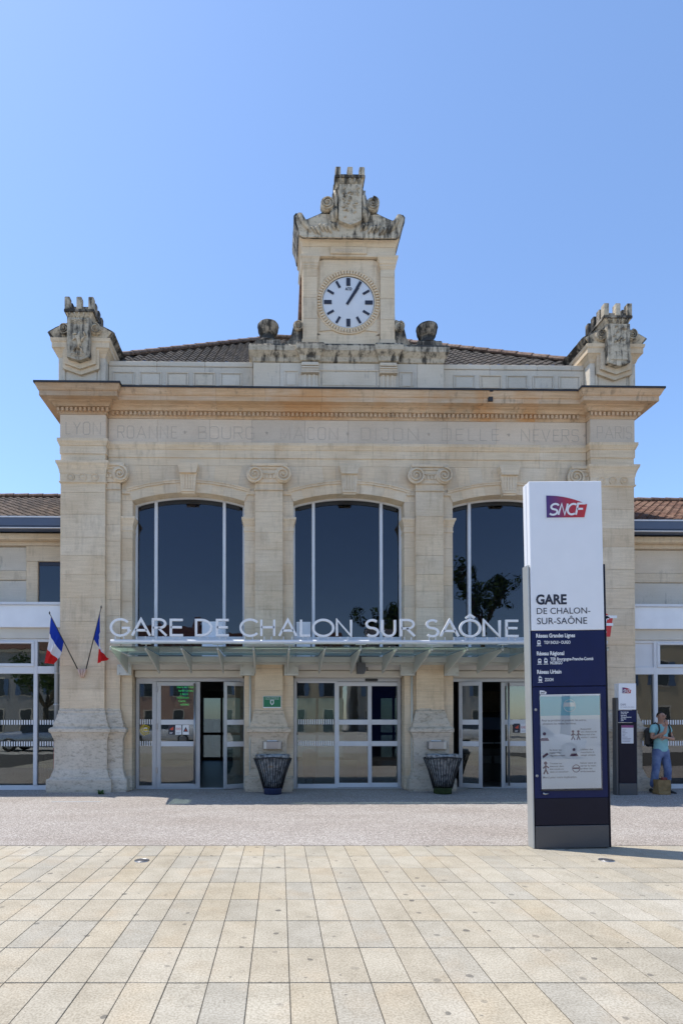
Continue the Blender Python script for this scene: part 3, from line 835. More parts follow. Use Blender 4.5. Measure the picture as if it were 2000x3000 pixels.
for k in range(26):
    x, z = random.uniform(-.17,.17), random.uniform(gz(652), gz(566)); a = random.uniform(0, 6.3); l = random.uniform(.03,.07)
    m.tube([(x-l*math.cos(a),-.285,z-l*math.sin(a)),(x+.02*math.sin(a),-.305,z),(x+l*math.cos(a+.6),-.285,z+l*math.sin(a+.6))], [.012,.022,.01], 6)
tag(m.obj('shield_relief', M['crest'], tw), kind='stuff')
def mural_crown(par, cx, y0, y1, zb, zm, zt, wb, wt, mat, mat2):
    """flared tower crown: lower band, fluted body, merlons on three sides"""
    m = MB(); yc = y0
    lo = [(cx-wb,y0),(cx+wb,y0),(cx+wb,y1),(cx-wb,y1)]; hi = [(cx-wt,y0-.07),(cx+wt,y0-.07),(cx+wt,y1+.05),(cx-wt,y1+.05)]
    V = [(x,y,zb) for x,y in lo] + [(x,y,zm) for x,y in hi]
    m.add(V, [(0,1,2,3),(4,5,6,7),(0,1,5,4),(1,2,6,5),(2,3,7,6),(3,0,4,7)])
    o = m.obj('mural_crown', mat, par)
    rough_mesh(o, .008, 9, 3)
    m = MB()
    m.cbox(cx-wb-.02, cx+wb+.02, y0-.02, y1+.01, zb-.01, zb+.05, .012)
    m.cbox(cx-wt-.012, cx+wt+.012, y0-.085, y1+.06, zm-.05, zm+.012, .01)
    rough_mesh(m.obj('crown_band', mat2, par), .004, 9, 1)
    fl = MB()
    for k in range(5):
        f = (k+.5)/5*2-1
        fl.tube([(cx+f*wb*.85, y0-.01, zb+.07), (cx+f*wt*.85, y0-.075, zm-.06)], .018, 6)
    fl.obj('fluting', mat, par)
    mw = wt*.36
    for k in (-1,0,1):
        x = cx + k*(wt-mw/2)
        MB().cbox(x-mw/2, x+mw/2, y0-.085, y0+.05, zm+.002, zt, .012).obj('merlon', mat, par)
        if k:
            for q in range(1, 4):
                yy = y0 + (y1+.05-y0)*q/3
                MB().cbox(x-mw/2, x+mw/2, yy-.11, yy+.01, zm+.002, zt, .012).obj('merlon', mat2, par)
    B('crown_wall', mat2, par, (cx-wt+.03, cx+wt-.03, y0-.04, y0+.03, zm, zm+(zt-zm)*.3))
mural_crown(tw, 0, -.20, .42, az(556,-.20), az(513,-.28), az(487,-.285), .265, .325, M['crest'], M['black'])
for s_ in (-1, 1):      # scroll brackets at the foot of the tower
    cxv = s_*1.13; m = MB()
    pts = [(1.06,9.99),(1.52,9.99),(1.50,10.05),(1.38,10.10),(1.30,10.20),(1.27,10.36),(1.24,10.48),(1.17,10.58),(1.06,10.62)]
    m.prism([(s_*x, z) for x, z in pts], -.04, .45)
    rough_mesh(m.obj('scroll_bracket', M['black'], tw), .01, 7, 2)
    spiral(s_*1.145, -.10, 10.44, .115, tw, M['crest'], s_, .09)
for s_ in (-1, 1):
    m = MB(); cx = s_*1.82
    m.cbox(cx-.28,cx+.28,-.10,.46,9.985,10.12,.02)
    m.lathe([(.26,10.12),(.25,10.15),(.20,10.19),(.17,10.24),(.155,10.30),(.15,10.33),(.175,10.345),(.20,10.37),(.205,10.42),(.225,10.44),(.235,10.52),(.245,10.545),(.24,10.58),(.17,10.61),(.06,10.62)], (cx,.16,0), 22)
    rough_mesh(m.obj('urn', M['black'], ST), .012, 8, 1)
# carved crests on the corner pedestals
def crest(s_):
    cx = s_*5.95
    def X(dx): return cx + dx*.0075
    def Z(py): return az(py, -.2, 240)
    root = B('corner_crest', M['attic'], ST, (cx-.52, cx+.52, -.12, .62, 8.84, 9.78), c=.01)
    m = MB(); frame(m, cx-.40, cx+.40, 9.0, 9.56, -.12, .035, .03); m.cbox(cx-.33,cx+.33,-.135,-.118,8.95,9.50,.008); m.cbox(cx-.43,cx+.43,-.15,-.118,8.88,8.92,.008); m.obj('panel', M['attic'], root)
    MB().sweep([(cx-.52,.75),(cx-.52,-.12),(cx+.52,-.12),(cx+.52,.75)], [(-.02,9.60),(0,9.62),(.02,9.66),(.03,9.70),(.09,9.78),(.11,9.79),(.11,9.90),(.13,9.92),(.14,9.985),(-.2,10.02)]).obj('cap_moulding', M['stone'], root)
    hs = [(0,9.98),(.60,9.98),(.74,10.14),(.70,10.17),(.52,10.27),(.36,10.34),(.24,10.36),(.18,10.40),(0,10.40)]
    pts = [(cx+x, z) for x, z in hs] + [(cx-x, z) for x, z in hs[-2:0:-1]]
    rough_mesh(MB().prism(pts, -.20, .75).obj('shoulders', M['black'], root), .01, 6, 3)
    hf = [(0,9.99),(.57,9.99),(.68,10.13),(.50,10.23),(.34,10.30),(0,10.33)]
    pts = [(cx+x, z) for x, z in hf] + [(cx-x, z) for x, z in hf[-2:0:-1]]
    rough_mesh(MB().prism(pts, -.235, -.201).obj('shoulder_face', M['crest'], root), .006, 8, 3)
    for q in (-1, 1): spiral(cx+q*.345, -.30, 10.17, .125, root, M['crest'], q, .12)
    pl = [(-.40,9.78),(.40,9.78),(.40,9.34),(0,9.20),(-.40,9.34)]
    MB().prism([(cx+x, z) for x, z in pl], -.20, -.12).obj('shield_back', M['stone'], root)
    pl = [(-.34,9.80),(.34,9.80),(.34,9.42),(0,9.30),(-.34,9.42)]
    MB().prism([(cx+x, z) for x, z in pl], -.25, -.20).obj('shield_back', M['stone'], root)
    sl = [(-.25,10.36),(.25,10.36),(.25,9.50),(0,9.42),(-.25,9.50)]
    rough_mesh(MB().prism([(cx+x, z) for x, z in sl], -.36, -.20).obj('shield', M['crest'], root), .008, 7, 3)
    m = MB(); random.seed(3+s_)
    if s_ < 0:
        # rampant beast in relief, wavy lines above and below
        m.tube([(cx-.02,-.36,9.66),(cx+.03,-.385,9.78),(cx-.01,-.39,9.92),(cx+.03,-.375,10.02)], [.03,.045,.05,.03], 8)
        for a, b in (((.03,9.95),(-.12,10.0)),((.0,9.88),(-.13,9.86)),((.0,9.72),(-.11,9.62)),((.03,9.70),(.10,9.58)),((.05,9.80),(.15,9.95)),((.15,9.95),(.10,10.06))):
            m.tube([(cx+a[0],-.37,a[1]),(cx+(a[0]+b[0])/2,-.385,(a[1]+b[1])/2+.02),(cx+b[0],-.365,b[1])], [.025,.022,.014], 6)
        for k in range(3): m.tube([(cx-.19+.03*i, -.362, 10.24+.035*k+.012*math.sin(i*1.6+k)) for i in range(13)], .011, 6)
        for k in range(2): m.tube([(cx-.16+.03*i, -.362, 9.56-.04*k+.012*math.sin(i*1.6+k)) for i in range(11)], .011, 6)
    else:
        for k in range(12):
            x, z = cx+random.uniform(-.15,.15), random.uniform(9.9,10.3); m.tube([(x,-.36,z),(x+.03,-.375,z+.05),(x+.05,-.36,z+.02)], [.01,.018,.01], 6)
        m.cbox(cx-.19,cx+.19,-.375,-.358,9.55,9.90,.02)
    tag(m.obj('shield_relief', M['crest'], root), kind='stuff')
    mural_crown(root, cx, -.26, .36, 10.34, az(907,-.33,240), az(868,-.345,240), .235, .315, M['crest'], M['black'])
crest(-1); crest(1)

# ------------------------------------------------------------------ roofs
def tile_mesh(w_, l_, amp):
    m = MB(); nx = 6; V = []
    for k in range(2):
        for i in range(nx+1):
            f = i/nx; h = amp*(math.sin(f*2*math.pi)) 
            for dz in (0, -.018): V.append((w_*(f-.5), l_*(k-.5), h+dz))
    def ix(k, i, d): return k*(nx+1)*2 + i*2 + d
    Fs = []
    for i in range(nx):
        Fs += [(ix(0,i,0),ix(0,i+1,0),ix(1,i+1,0),ix(1,i,0)), (ix(0,i,1),ix(1,i,1),ix(1,i+1,1),ix(0,i+1,1)), (ix(0,i,0),ix(0,i,1),ix(0,i+1,1),ix(0,i+1,0))]
    m.add(V, Fs, False); return m
def tile_field(root, org, up, across, n_up, a_lo, a_hi, w_, l_, mat, vis, amp=.022):
    """courses of pan tiles; org = eave point, up / across = unit vectors on the slope"""
    nrm = across.cross(up).normalized()
    if nrm.z < 0: nrm = -nrm
    me = None; rest = MB(); proto = tile_mesh(w_*1.02, l_*1.18, amp)
    tilt = .055
    for r in range(n_up):
        lo, hi = a_lo(r*l_), a_hi(r*l_)
        k0, k1 = math.ceil(lo/w_), math.floor(hi/w_)
        for k in range(k0, k1+1):
            p = org + up*(l_*(r+.5)) + across*(k*w_) + nrm*.03
            u2 = (up - nrm*(-0)).normalized()
            ydir = (up*math.cos(tilt) - nrm*math.sin(tilt)).normalized()
            zdir = across.cross(ydir).normalized()
            mt = Matrix((across, ydir, zdir)).transposed().to_4x4(); mt.translation = p
            if vis(p):
                if me is None: o = proto.obj('roof_tile', mat, root); me = o.data
                else: o = mk('roof_tile', me, None, root)
                o.matrix_world = mt
            else:
                rest.add([mt @ Vector(v) for v in proto.v], proto.f)
    if rest.v: tag(rest.obj('roof_tiles_beyond', mat, root), kind='stuff')
TAN = .80; EX, EY, EZ = 6.0, .42, 9.86; RD = 4.4
deck = MB()
def rp(x, y, z): return (x, y, z)
deck.add([(-EX,EY,EZ),(EX,EY,EZ),(EX-RD,EY+RD,EZ+RD*TAN),(-EX+RD,EY+RD,EZ+RD*TAN),(-EX,EY+2*RD,EZ),(EX,EY+2*RD,EZ)],
         [(0,1,2,3),(1,5,2),(5,4,3,2),(4,0,3),(0,4,5,1)])
roof = deck.obj('roof', M['tile'], ST)
sl_ = math.sqrt(1+TAN*TAN)
UP = Vector((0,1/sl_,TAN/sl_)); AC = Vector((1,0,0))
def proj(p):
    d = p - CAM; fx = d.dot(fwd); 
    return PPX + F*d.dot(rgt)/fx, fx
def vis_main(p): return abs(p.x) > .9 and p.y < EY + 3.6
tile_field(roof, Vector((0,EY,EZ)), UP, AC, int(RD*sl_/.30), lambda s: -EX+.12+s/sl_, lambda s: EX-.12-s/sl_, .215, .30, M['tile'], vis_main)
def cap_run(par, a, b, n, r, mat, name='ridge_tile'):
    a, b = Vector(a), Vector(b)
    for i in range(n):
        p, q = a.lerp(b, i/n), a.lerp(b, (i+1.08)/n)
        d = (q-p).normalized(); up_ = Vector((0,0,1)); sd = d.cross(up_).normalized(); up_ = sd.cross(d)
        V = []; m_ = 7
        for e, rr in ((p, r*1.1), (q, r*.92)):
            for k in range(m_):
                an = math.pi*k/(m_-1); V.append(e + sd*math.cos(an)*rr + up_*(math.sin(an)*rr*.8))
            V.append(e - up_*.03 - sd*rr*.8); V.append(e - up_*.03 + sd*rr*.8)
        mm = m_+2
        MB().add(V, [(k, (k+1) % mm, (k+1) % mm + mm, k+mm) for k in range(mm)] + [tuple(range(mm)), tuple(range(mm, 2*mm))], False).obj(name, mat, par)
for s_ in (-1, 1):
    cap_run(roof, (s_*EX, EY, EZ+.06), (s_*(EX-RD), EY+RD, EZ+RD*TAN+.06), 16, .11, M['ridge'], 'hip_tile')
cap_run(roof, (-EX+RD, EY+RD, EZ+RD*TAN+.06), (EX-RD, EY+RD, EZ+RD*TAN+.06), 7, .11, M['ridge'])

# ------------------------------------------------------------------ wings
def wing(s_):
    side = 'left' if s_ < 0 else 'right'
    lab = ('lower stone wing left of the pavilion with brown tiled roof and glazed ground floor' if s_ < 0 else
           'lower stone wing right of the pavilion with reddish tiled roof and glazed ground floor')
    wg = thing('station_wing', lab, 'building', group='station wings')
    XA, XB = 6.42, 16.0
    def bx(a, b, *r): a, b = sorted((s_*a, s_*b)); return (a, b, *r)
    wall = B('wall', M['mortar'], wg, bx(XA, XB, .62, .9, 3.7, 5.75))
    # upper wall: panels of render between stone bands, one window next to the pavilion on the left
    wx0, wx1 = (6.46, ax(113, .55, 1700)*s_) if s_ < 0 else (0, 0)
    zt = az(1665, .6, 60); zb = 4.1
    cols = [(7.45 if s_ < 0 else 6.5, 9.2), (9.5, 11.8), (12.1, 14.6)]
    P1, P2, P3 = az(1603,.6,30), az(1672,.6,30), az(1700,.6,30)
    MB().cbox(*bx(XA, XB, .52, .64, P1+.02, 5.72), c=.008).obj('band_stone', M['stone'], wall)
    MB().cbox(*bx(XA, XB, .48, .525, P1+.19, P1+.30), c=.02).obj('band_moulding', M['stone'], wall)
    if s_ < 0:
        for a, b in cols:
            MB().cbox(*bx(a, b, .60, .64, P2, P1), c=.008).obj('render_panel', M['attic'], wall)
            MB().cbox(*bx(a, b, .57, .62, P3, P2-.004), c=.01).obj('band_stone', M['stone'], wall)
            MB().cbox(*bx(a, b, .60, .64, 3.7, P3-.004), c=.008).obj('render_panel', M['attic'], wall)
        xw = -ax(66, .57, 1700)
        MB().cbox(*bx(XA+.0, 7.45, .545, .62, az(1645,.57,60), P1+.016), c=.008).obj('band_stone', M['stone'], wall)
        MB().cbox(*bx(-ax(113,.57,1700), 7.44, .54, .63, 3.7, az(1645,.57,60)-.004), c=.01).obj('window_jamb', M['stone'], wall)
        fr = B('window', M['stone'], wall, bx(XA+.02, -ax(113,.57,1700)-.005, .61, .619, 3.7, az(1645,.57,60)))
        B('pane', M['glass_up'], fr, bx(XA+.02, -ax(116,.6,1700), .595, .60, 3.7, az(1658,.6,100)))
        B('frame', M['print_dark'], fr, bx(XA+.02, -ax(113,.57,1700)-.01, .585, .609, az(1658,.6,100), az(1645,.57,60)-.01))
        fr.data.materials[0] = M['screen']
    else:
        for a, b in ((6.45, 8.55), (8.9, 11.2), (11.6, 14.6)):
            MB().cbox(*bx(a, b, .60, .64, P2, P1), c=.008).obj('render_panel', M['attic'], wall)
            MB().cbox(*bx(a, b, .57, .62, P3, P2-.004), c=.01).obj('band_stone', M['stone'], wall)
            MB().cbox(*bx(a, b, .60, .64, 3.7, P3-.004), c=.008).obj('render_panel', M['attic'], wall)
        for a, b in ((8.56, 8.89), (11.22, 11.58)): MB().cbox(*bx(a, b, .54, .63, 3.7, P1+.01), c=.01).obj('band_stone', M['stone'], wall)
    # eaves: cornice, gutter, roof
    MB().cbox(*bx(XA, XB, .34, .9, 5.72, 5.86), c=.02).obj('eaves_cornice', M['stone'], wg)
    gu = MB(); gu.prism_x([(.02,6.10),(.0,6.10),(.02,5.93),(.08,5.885),(.36,5.885),(.36,5.91),(.09,5.91),(.045,5.95)], s_*XA, s_*XB); gt = gu.obj('gutter', M['blue_gutter'], wg)
    B('gutter_lip', M['white'], gt, bx(XA, XB, -.012, .018, 6.095, 6.125)); B('gutter_lip', M['white'], gt, bx(XA, XB, .015, .07, 5.868, 5.884))
    t_ = .495; rx = 4.35; e = Vector((0, .12, 6.09))
    dk = MB().prism_x([(.10,6.03),(.10,6.08),(.10+rx,6.08+rx*t_),(.10+2*rx,6.08),(.10+2*rx,6.03)], s_*XA, s_*XB)
    rf = dk.obj('roof', M['tile_wing'] if s_ < 0 else M['tile_red'], wg)
    L = math.sqrt(1+t_*t_); up = Vector((0,1/L,t_/L)); nr = int(rx*L/.30)
    def vis(p):
        u, _ = proj(p); return -40 < u < 2040
    lo, hi = sorted((s_*(XA+.12), s_*(XB-.2)))
    tile_field(rf, e, up, AC, nr, lambda s: lo, lambda s: hi, .22, .30, M['tile_wing'] if s_ < 0 else M['tile_red'], vis, .024)
    cap_run(rf, (s_*XA, .1+rx, 6.08+rx*t_+.05), (s_*XB, .1+rx, 6.08+rx*t_+.05), 22, .11, M['ridge'])
    # white fascia box and glazing of the ground floor
    MB().cbox(*bx(XA, XB, .02, .62, 3.64, 4.14), c=.006).obj('fascia', M['fascia'], wg)
    B('fascia_lip', M['white'], wg, bx(XA, XB, -.02, .60, 4.142, 4.20))
    B('soffit', M['beige'], wg, bx(XA, XB, .10, .62, 3.40, 3.638))
    YG = .18
    gl = B('glazing', M['white'], wg, bx(XA, XB, YG-.03, YG+.06, 0, .10), c=None)
    def v(px, w_=.0): return abs(ax(px, YG, 2100))
    zm0, zm1 = az(1974, YG, 60), az(1952, YG, 60); zt = 3.40
    if s_ < 0:
        posts = [(v(112), v(101)), (XA, XA+.09), (v(112)+1.62, v(112)+1.74), (v(112)+3.3, v(112)+3.42), (v(112)+5, v(112)+5.12), (v(112)+6.7, v(112)+6.82)]
    else:
        posts = [(v(1911), v(1922)), (XA, XA+.03), (v(1922)+1.62, v(1922)+1.74), (v(1922)+3.3, v(1922)+3.42), (v(1922)+5, v(1922)+5.12), (v(1922)+6.7, v(1922)+6.82)]
    posts = [tuple(sorted(p)) for p in posts]; posts.sort()
    for a, b in posts: MB().cbox(*bx(a, b, YG-.05, YG+.07, .10, zt), c=.006).obj('mullion', M['white'], gl)
    MB().cbox(*bx(XA, XB, YG-.045, YG+.065, zm0, zm1), c=.006).obj('transom', M['white'], gl)
    MB().cbox(*bx(XA, XB, YG-.045, YG+.065, zt-.07, zt-.002), c=.006).obj('transom', M['white'], gl)
    edges_ = posts + [(XB, XB)]
    for i in range(len(edges_)-1):
        a, b = edges_[i][1], edges_[i+1][0]
        B('pane', M['glass'], gl, bx(a, b, YG, YG+.012, .10, zm0))
        if s_ > 0 and i == 0:
            B('blank_panel', M['white'], gl, bx(a, b, YG-.01, YG+.012, zm1, zt-.07))
        else:
            B('pane', M['glass'], gl, bx(a, b, YG, YG+.012, zm1, zt-.07))
            if i > 0:
                m = MB(); y0 = YG-.07
                for q in ((a-.02,b+.02,zt-.11,zt-.06),(a-.02,b+.02,zm1-.01,zm1+.06),(a-.02,a+.05,zm1+.061,zt-.111),(b-.05,b+.02,zm1+.061,zt-.111)): m.cbox(*bx(q[0],q[1],y0,YG+.02,q[2],q[3]), c=.008)
                m.obj('opening_frame', M['white'], gl)
        st = MB()
        for z0 in (az(2123,YG,60), az(2186,YG,60)):
            k = 0; x = a+.03
            while x < b-.04:
                st.box(*bx(x, x+.028, YG-.006, YG-.002, z0, z0+.105)); x += .056
        tag(st.obj('safety_stripes', M['print_white'], gl), kind='stuff')
    # interior
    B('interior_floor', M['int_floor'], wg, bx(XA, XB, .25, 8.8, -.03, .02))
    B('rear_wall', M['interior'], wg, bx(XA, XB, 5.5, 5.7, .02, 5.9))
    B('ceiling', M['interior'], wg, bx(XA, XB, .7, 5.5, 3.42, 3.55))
    B('end_wall', M['stone'], wg, bx(XB, XB+.3, .3, 8.8, 0, 6.0))
wing(-1); wing(1)
# downpipe at the corner of the left wing
t = thing('downpipe', 'zinc rain downpipe with a red foot beside the left stone pier', 'downpipe', (-6.535, .03, 0), group='downpipes')
t_red = az(2177,0,176)
MB().tube([(0,0,t_red),(0,0,3.25),(.02,.02,3.38),(.06,.12,3.46)], .048, 12).obj('pipe', M['zinc'], t)
MB().tube([(0,0,.03),(0,0,t_red+.02)], .055, 12).obj('pipe_foot', M['clay_pipe'], t)
for z in (t_red-.1, 1.9, 2.6): MB().tube([(0,0,z),(0,0,z+.03)], .062, 12).obj('pipe_clip', M['alu'], t)

# ------------------------------------------------------------------ arched windows above the canopy
YW = .30
def arch_top(xx, cx, dz=0): return ACZ + math.sqrt(RAD**2 - (xx-cx)**2) + dz
def arch_slab(m, cx, x0, x1, z0, dz, y0, y1, n=10):
    xs = [x0 + (x1-x0)*i/n for i in range(n+1)]
    m.prism([(x0, z0), (x1, z0)] + [(x, arch_top(min(max(x,cx-HW),cx+HW), cx, dz)) for x in xs[::-1]], y0, y1)
ZSILL = 2.98
for i, cx in enumerate(WX):
    nm = ('left', 'middle', 'right')[i]
    m = MB(); n = 20
    xs = [cx-HW + 2*HW*k/n for k in range(n+1)]
    m.prism([(x, arch_top(x, cx, -.04)) for x in xs] + [(x, arch_top(x, cx, .02)) for x in xs[::-1]], YW-.03, YW+.08)
    wn = m.obj('arched_window', M['white'], ST)
    for s_ in (-1, 1): B('jamb', M['white'], wn, tuple(sorted((cx+s_*(HW-.05), cx+s_*HW))) + (YW-.02, YW+.08, ZSILL, SPR-.02))
    m = MB(); m.prism([(x, arch_top(x, cx, -.13)) for x in xs[1:-1]] + [(x, arch_top(x, cx, -.042)) for x in xs[1:-1][::-1]], YW+.0, YW+.05); m.obj('blind_box', M['dark'], wn)
    mu = [cx-HW+.47, cx+HW-.47]
    for q in mu:
        MB().cbox(q-.035, q+.035, YW-.05, YW+.09, ZSILL, arch_top(q, cx, -.02), .008).obj('mullion', M['white'], wn)
    zr = az(1873, YW, 560)-.04
    MB().cbox(cx-HW, cx+HW, YW-.03, YW+.07, zr, zr+.10, .008).obj('transom', M['white'], wn)
    xs3 = [cx-HW+.05, mu[0]-.035, mu[0]+.035, mu[1]-.035, mu[1]+.035, cx+HW-.05]
    for a, b in ((0,1),(2,3),(4,5)):
        m = MB(); arch_slab(m, cx, xs3[a], xs3[b], zr+.10, -.05, YW+.02, YW+.032); m.obj('pane', M['glass_up'], wn)
        B('lower_pane', M['glass_up'], wn, (xs3[a], xs3[b], YW+.02, YW+.032, ZSILL, zr))
    m = MB(); arch_slab(m, cx, cx-HW+.05, cx+HW-.05, zr+.12, -.06, YW+.16, YW+.17); m.obj('mesh_blind', M['screen'], wn)
    # pale opaque frosted panels low in front of the panes
    pa = {0: (592, 655), 1: (868, 910), 2: (0, 0)}[i]
    if pa[1]: B('frosted_panel', M['fascia'], wn, (ax(pa[0], YW, 1850), ax(pa[1], YW, 1850), YW+.005, YW+.018, ZSILL+.02, az(1822, YW)))

# ------------------------------------------------------------------ glazed entrances
YD = .33
def leaf(root, x0, x1, z0, z1, y, rails=True, st=.055, name='door_leaf', hinge=None, ang=0, mat='alu'):
    lf = thing_part(name, root)
    w_ = x1-x0
    def bx(m, a, b, c, d, y0=-.025, y1=.025): m.cbox(a, b, y0, y1, c, d, .005)
    m = MB(); bx(m, 0, st, z0, z1); bx(m, w_-st, w_, z0, z1); bx(m, st, w_-st, z0, z0+.10); bx(m, st, w_-st, z1-.09, z1)
    o = m.obj(name, M[mat], root)
    zr = [az(2123, YD), az(2186, YD)] if rails else []
    hs = [z0+.10]
    for z in zr[::-1]:
        MB().cbox(st, w_-st, -.02, .02, z, z+.115, .005).obj('midrail', M['white'], o); hs += [z, z+.115]
    hs.append(z1-.09)
    for a, b in zip(hs[::2], hs[1::2]): B('pane', M['glass'], o, (st, w_-st, -.005, .005, a, b))
    if ang and hinge == 'r':
        o.matrix_world = Matrix.Translation((x1, y, 0)) @ Matrix.Rotation(R(ang), 4, 'Z') @ Matrix.Translation((-w_, 0, 0))
    elif ang:
        o.matrix_world = Matrix.Translation((x0, y, 0)) @ Matrix.Rotation(R(ang), 4, 'Z')
    else: o.location = (x0, y, 0)
    return o
def thing_part(name, root): return None
def stripes(o, x0, x1, y):
    st = MB()
    for z0 in (az(2122, YD), az(2185, YD)):
        x = x0
        while x < x1: st.box(x, x+.026, y, y+.004, z0, z0+.115); x += .052
    tag(st.obj('safety_stripes', M['print_white'], o), kind='stuff')
def entrance(cx, label):
    e = thing('glazed_entrance', label, 'entrance', (0,0,0), 0, 'glazed entrances')
    B('header', M['beige'], e, (cx-HW, cx+HW, .05, .42, 2.70, 2.84))
    B('shutter_box', M['beige'], e, (cx-HW+.03, cx+HW-.03, .10, .45, 2.53, 2.695), c=.02)
    B('frame', M['alu'], e, (cx-HW+.02, cx+HW-.02, YD-.05, YD+.08, 2.45, 2.528), (cx-HW+.02, cx-HW+.09, YD-.05, YD+.08, 0, 2.45), (cx+HW-.09, cx+HW-.02, YD-.05, YD+.08, 0, 2.45))
    B('threshold', M['alu'], e, (cx-HW, cx+HW, YD-.08, YD+.1, 0, .014))
    B('filler_panel', M['beige'], e, (cx-HW, cx+HW, .20, .40, 2.845, 2.975))
    return e
D = lambda px: ax(px, YD, 2150)
# left
e = entrance(WX[0], 'left glazed station entrance with a sliding leaf standing open below the first arched window')
a = B('sidelight', M['alu'], e, (D(447), D(459), YD-.03, YD+.03, .01, 2.45), (D(402), D(447), YD-.03, YD+.03, .01, .07), (D(402), D(447), YD-.03, YD+.03, 2.40, 2.45))
B('pane', M['glass'], a, (D(402), D(447), YD-.005, YD+.005, .07, 2.40)); stripes(a, D(404), D(446), YD-.012)
lf = leaf(e, D(460), D(587), .015, 2.44, YD-.02, st=.10)
MB().tube([(D(572)-D(460),-.09,.12),(D(572)-D(460),-.09,2.40)], .022, 10).obj('pull_handle', M['chrome'], lf)
for z in (.35, 1.35, 2.2): MB().cbox(-.01,.03,-.04,-.02,z,z+.14,.004).obj('hinge', M['chrome'], lf)
lf2 = leaf(e, D(657)-.05, D(722), .02, 2.43, YD-.03, hinge='r', ang=28, st=.07)
for z in (1.15,): MB().cbox(.47,.50,-.05,-.02,z,z+.22,.006).obj('door_closer', M['chrome'], lf2)
# notices on the left leaf
def notice(par, px0, px1, py0, py1, y, kind, lx=0):
    x0, x1, z0, z1 = ax(px0, y, 2130)-lx, ax(px1, y, 2130)-lx, az(py1, y), az(py0, y)
    o = B('door_notice', M['print_white'] if kind != 'dark' else M['print_dark'], par, (x0, x1, 0, .003, z0, z1)); o.location.y = -.03
    w_, h = x1-x0, z1-z0; cx, cz = (x0+x1)/2, (z0+z1)/2
    if kind == 'dark':
        MB().prism([(cx-.3*w_, cz+.05*h),(cx+.3*w_, cz+.35*h),(cx+.3*w_,cz-.0*h),(cx+.05*w_,cz-.05*h)], -.003, -.001).obj('mark', M['red_print'], o)
        B('mark', M['print_white'], o, (cx-.3*w_, cx+.2*w_, -.003, -.001, cz-.3*h, cz-.26*h), (cx-.3*w_, cx+.1*w_, -.003, -.001, cz-.4*h, cz-.36*h))
    elif kind == 'warn':
        MB().prism([(cx-.38*w_, cz-.2*h),(cx+.38*w_, cz-.2*h),(cx, cz+.32*h)], -.003, -.001).obj('mark', M['print_dark'], o)
        MB().prism([(cx-.16*w_, cz-.12*h),(cx+.16*w_, cz-.12*h),(cx, cz+.1*h)], -.005, -.004).obj('mark', M['red_print'], o)
    else:
        for q in (-.22, .22):
            m = MB(); m.tube([(cx+q*w_+.17*w_*math.cos(t*.5236), -.002, cz+.1*h+.17*w_*math.sin(t*.5236)) for t in range(12)], .0035, 5, closed=True); m.box(cx+q*w_-.12*w_, cx+q*w_+.12*w_, -.003,-.001, cz+.095*h, cz+.115*h); m.obj('mark', M['red_print'], o)
        B('mark', M['print_grey'], o, (cx-.35*w_, cx+.3*w_, -.003, -.001, cz-.3*h, cz-.27*h), (cx-.35*w_, cx+.2*w_, -.003, -.001, cz-.38*h, cz-.35*h))
    return o
M['red_print'] = plain('red_print', (.62,.07,.03), .5)
M['green_reflection'] = plain('green_reflection_text', (.05,.5,.12), .5)
M['yellow_print'] = plain('yellow_print', (.75,.55,.03), .5)
for px0, px1, k in ((494,512,'dark'),(514,532,'ban'),(535,554,'warn')): notice(lf, px0, px1, 2124, 2152, YD-.05, k, D(460))
m = MB()
cxx, czz = D(428), az(2138, YD)
for r, t0, t1 in ((.10,20,330),(.125,100,260),(.07,0,360)): m.tube([(cxx+r*math.cos(R(t0+(t1-t0)*i/20)), YD-.012, czz+r*math.sin(R(t0+(t1-t0)*i/20))) for i in range(21)], .007, 6)
m.cbox(cxx-.05,cxx+.04,YD-.014,YD-.008,czz-.018,czz+.018,.003); m.obj('round_sticker', M['yellow_print'], a)
# middle
e2 = entrance(WX[1], 'middle glazed station entrance with closed sliding doors below the second arched window')
a2 = B('sidelight', M['white'], e2, (D(980), D(987), YD-.03, YD+.03, .01, 2.45), (D(872), D(980), YD-.03, YD+.03, .01, .10), (D(872), D(980), YD-.03, YD+.03, 2.42, 2.45))
B('pane', M['glass'], a2, (D(872), D(980), YD-.005, YD+.005, .10, 2.42)); stripes(a2, D(874), D(979), YD-.012)
leaf(e2, D(987), D(1083), .02, 2.44, YD+.005, st=.045, mat='white'); leaf(e2, D(1083), D(1183), .02, 2.44, YD+.03, st=.045, mat='white')
B('door_sensor', M['dark'], e2, (D(1068), D(1105), YD-.09, YD-.05, 2.46, 2.51), c=.01)
# right
e3 = entrance(WX[2], 'right glazed station entrance with one leaf folded open, partly behind the tall totem')
lf3 = leaf(e3, D(1342), D(1400)+.05, .02, 2.44, YD-.03, hinge='l', ang=-24, st=.08)
MB().cbox(.03,.06,-.05,-.02,1.15,1.35,.006).obj('door_closer', M['chrome'], lf3)
lf4 = leaf(e3, D(1466), D(1588), .015, 2.44, YD-.01, st=.09)
MB().tube([(D(1484)-D(1466),-.09,.06),(D(1484)-D(1466),-.09,2.42)], .022, 10).obj('pull_handle', M['chrome'], lf4)
for px0, px1, k in ((1504,1521,'dark'),(1523,1542,'ban')): notice(lf4, px0, px1, 2120, 2147, YD-.04, k, D(1466))
a3 = B('sidelight', M['alu'], e3, (D(1588), D(1598), YD-.03, YD+.03, .01, 2.45), (D(1598), D(1650), YD-.03, YD+.03, .01, .07), (D(1598), D(1650), YD-.03, YD+.03, 2.40, 2.45))
B('pane', M['glass'], a3, (D(1598), D(1650), YD-.005, YD+.005, .07, 2.40))
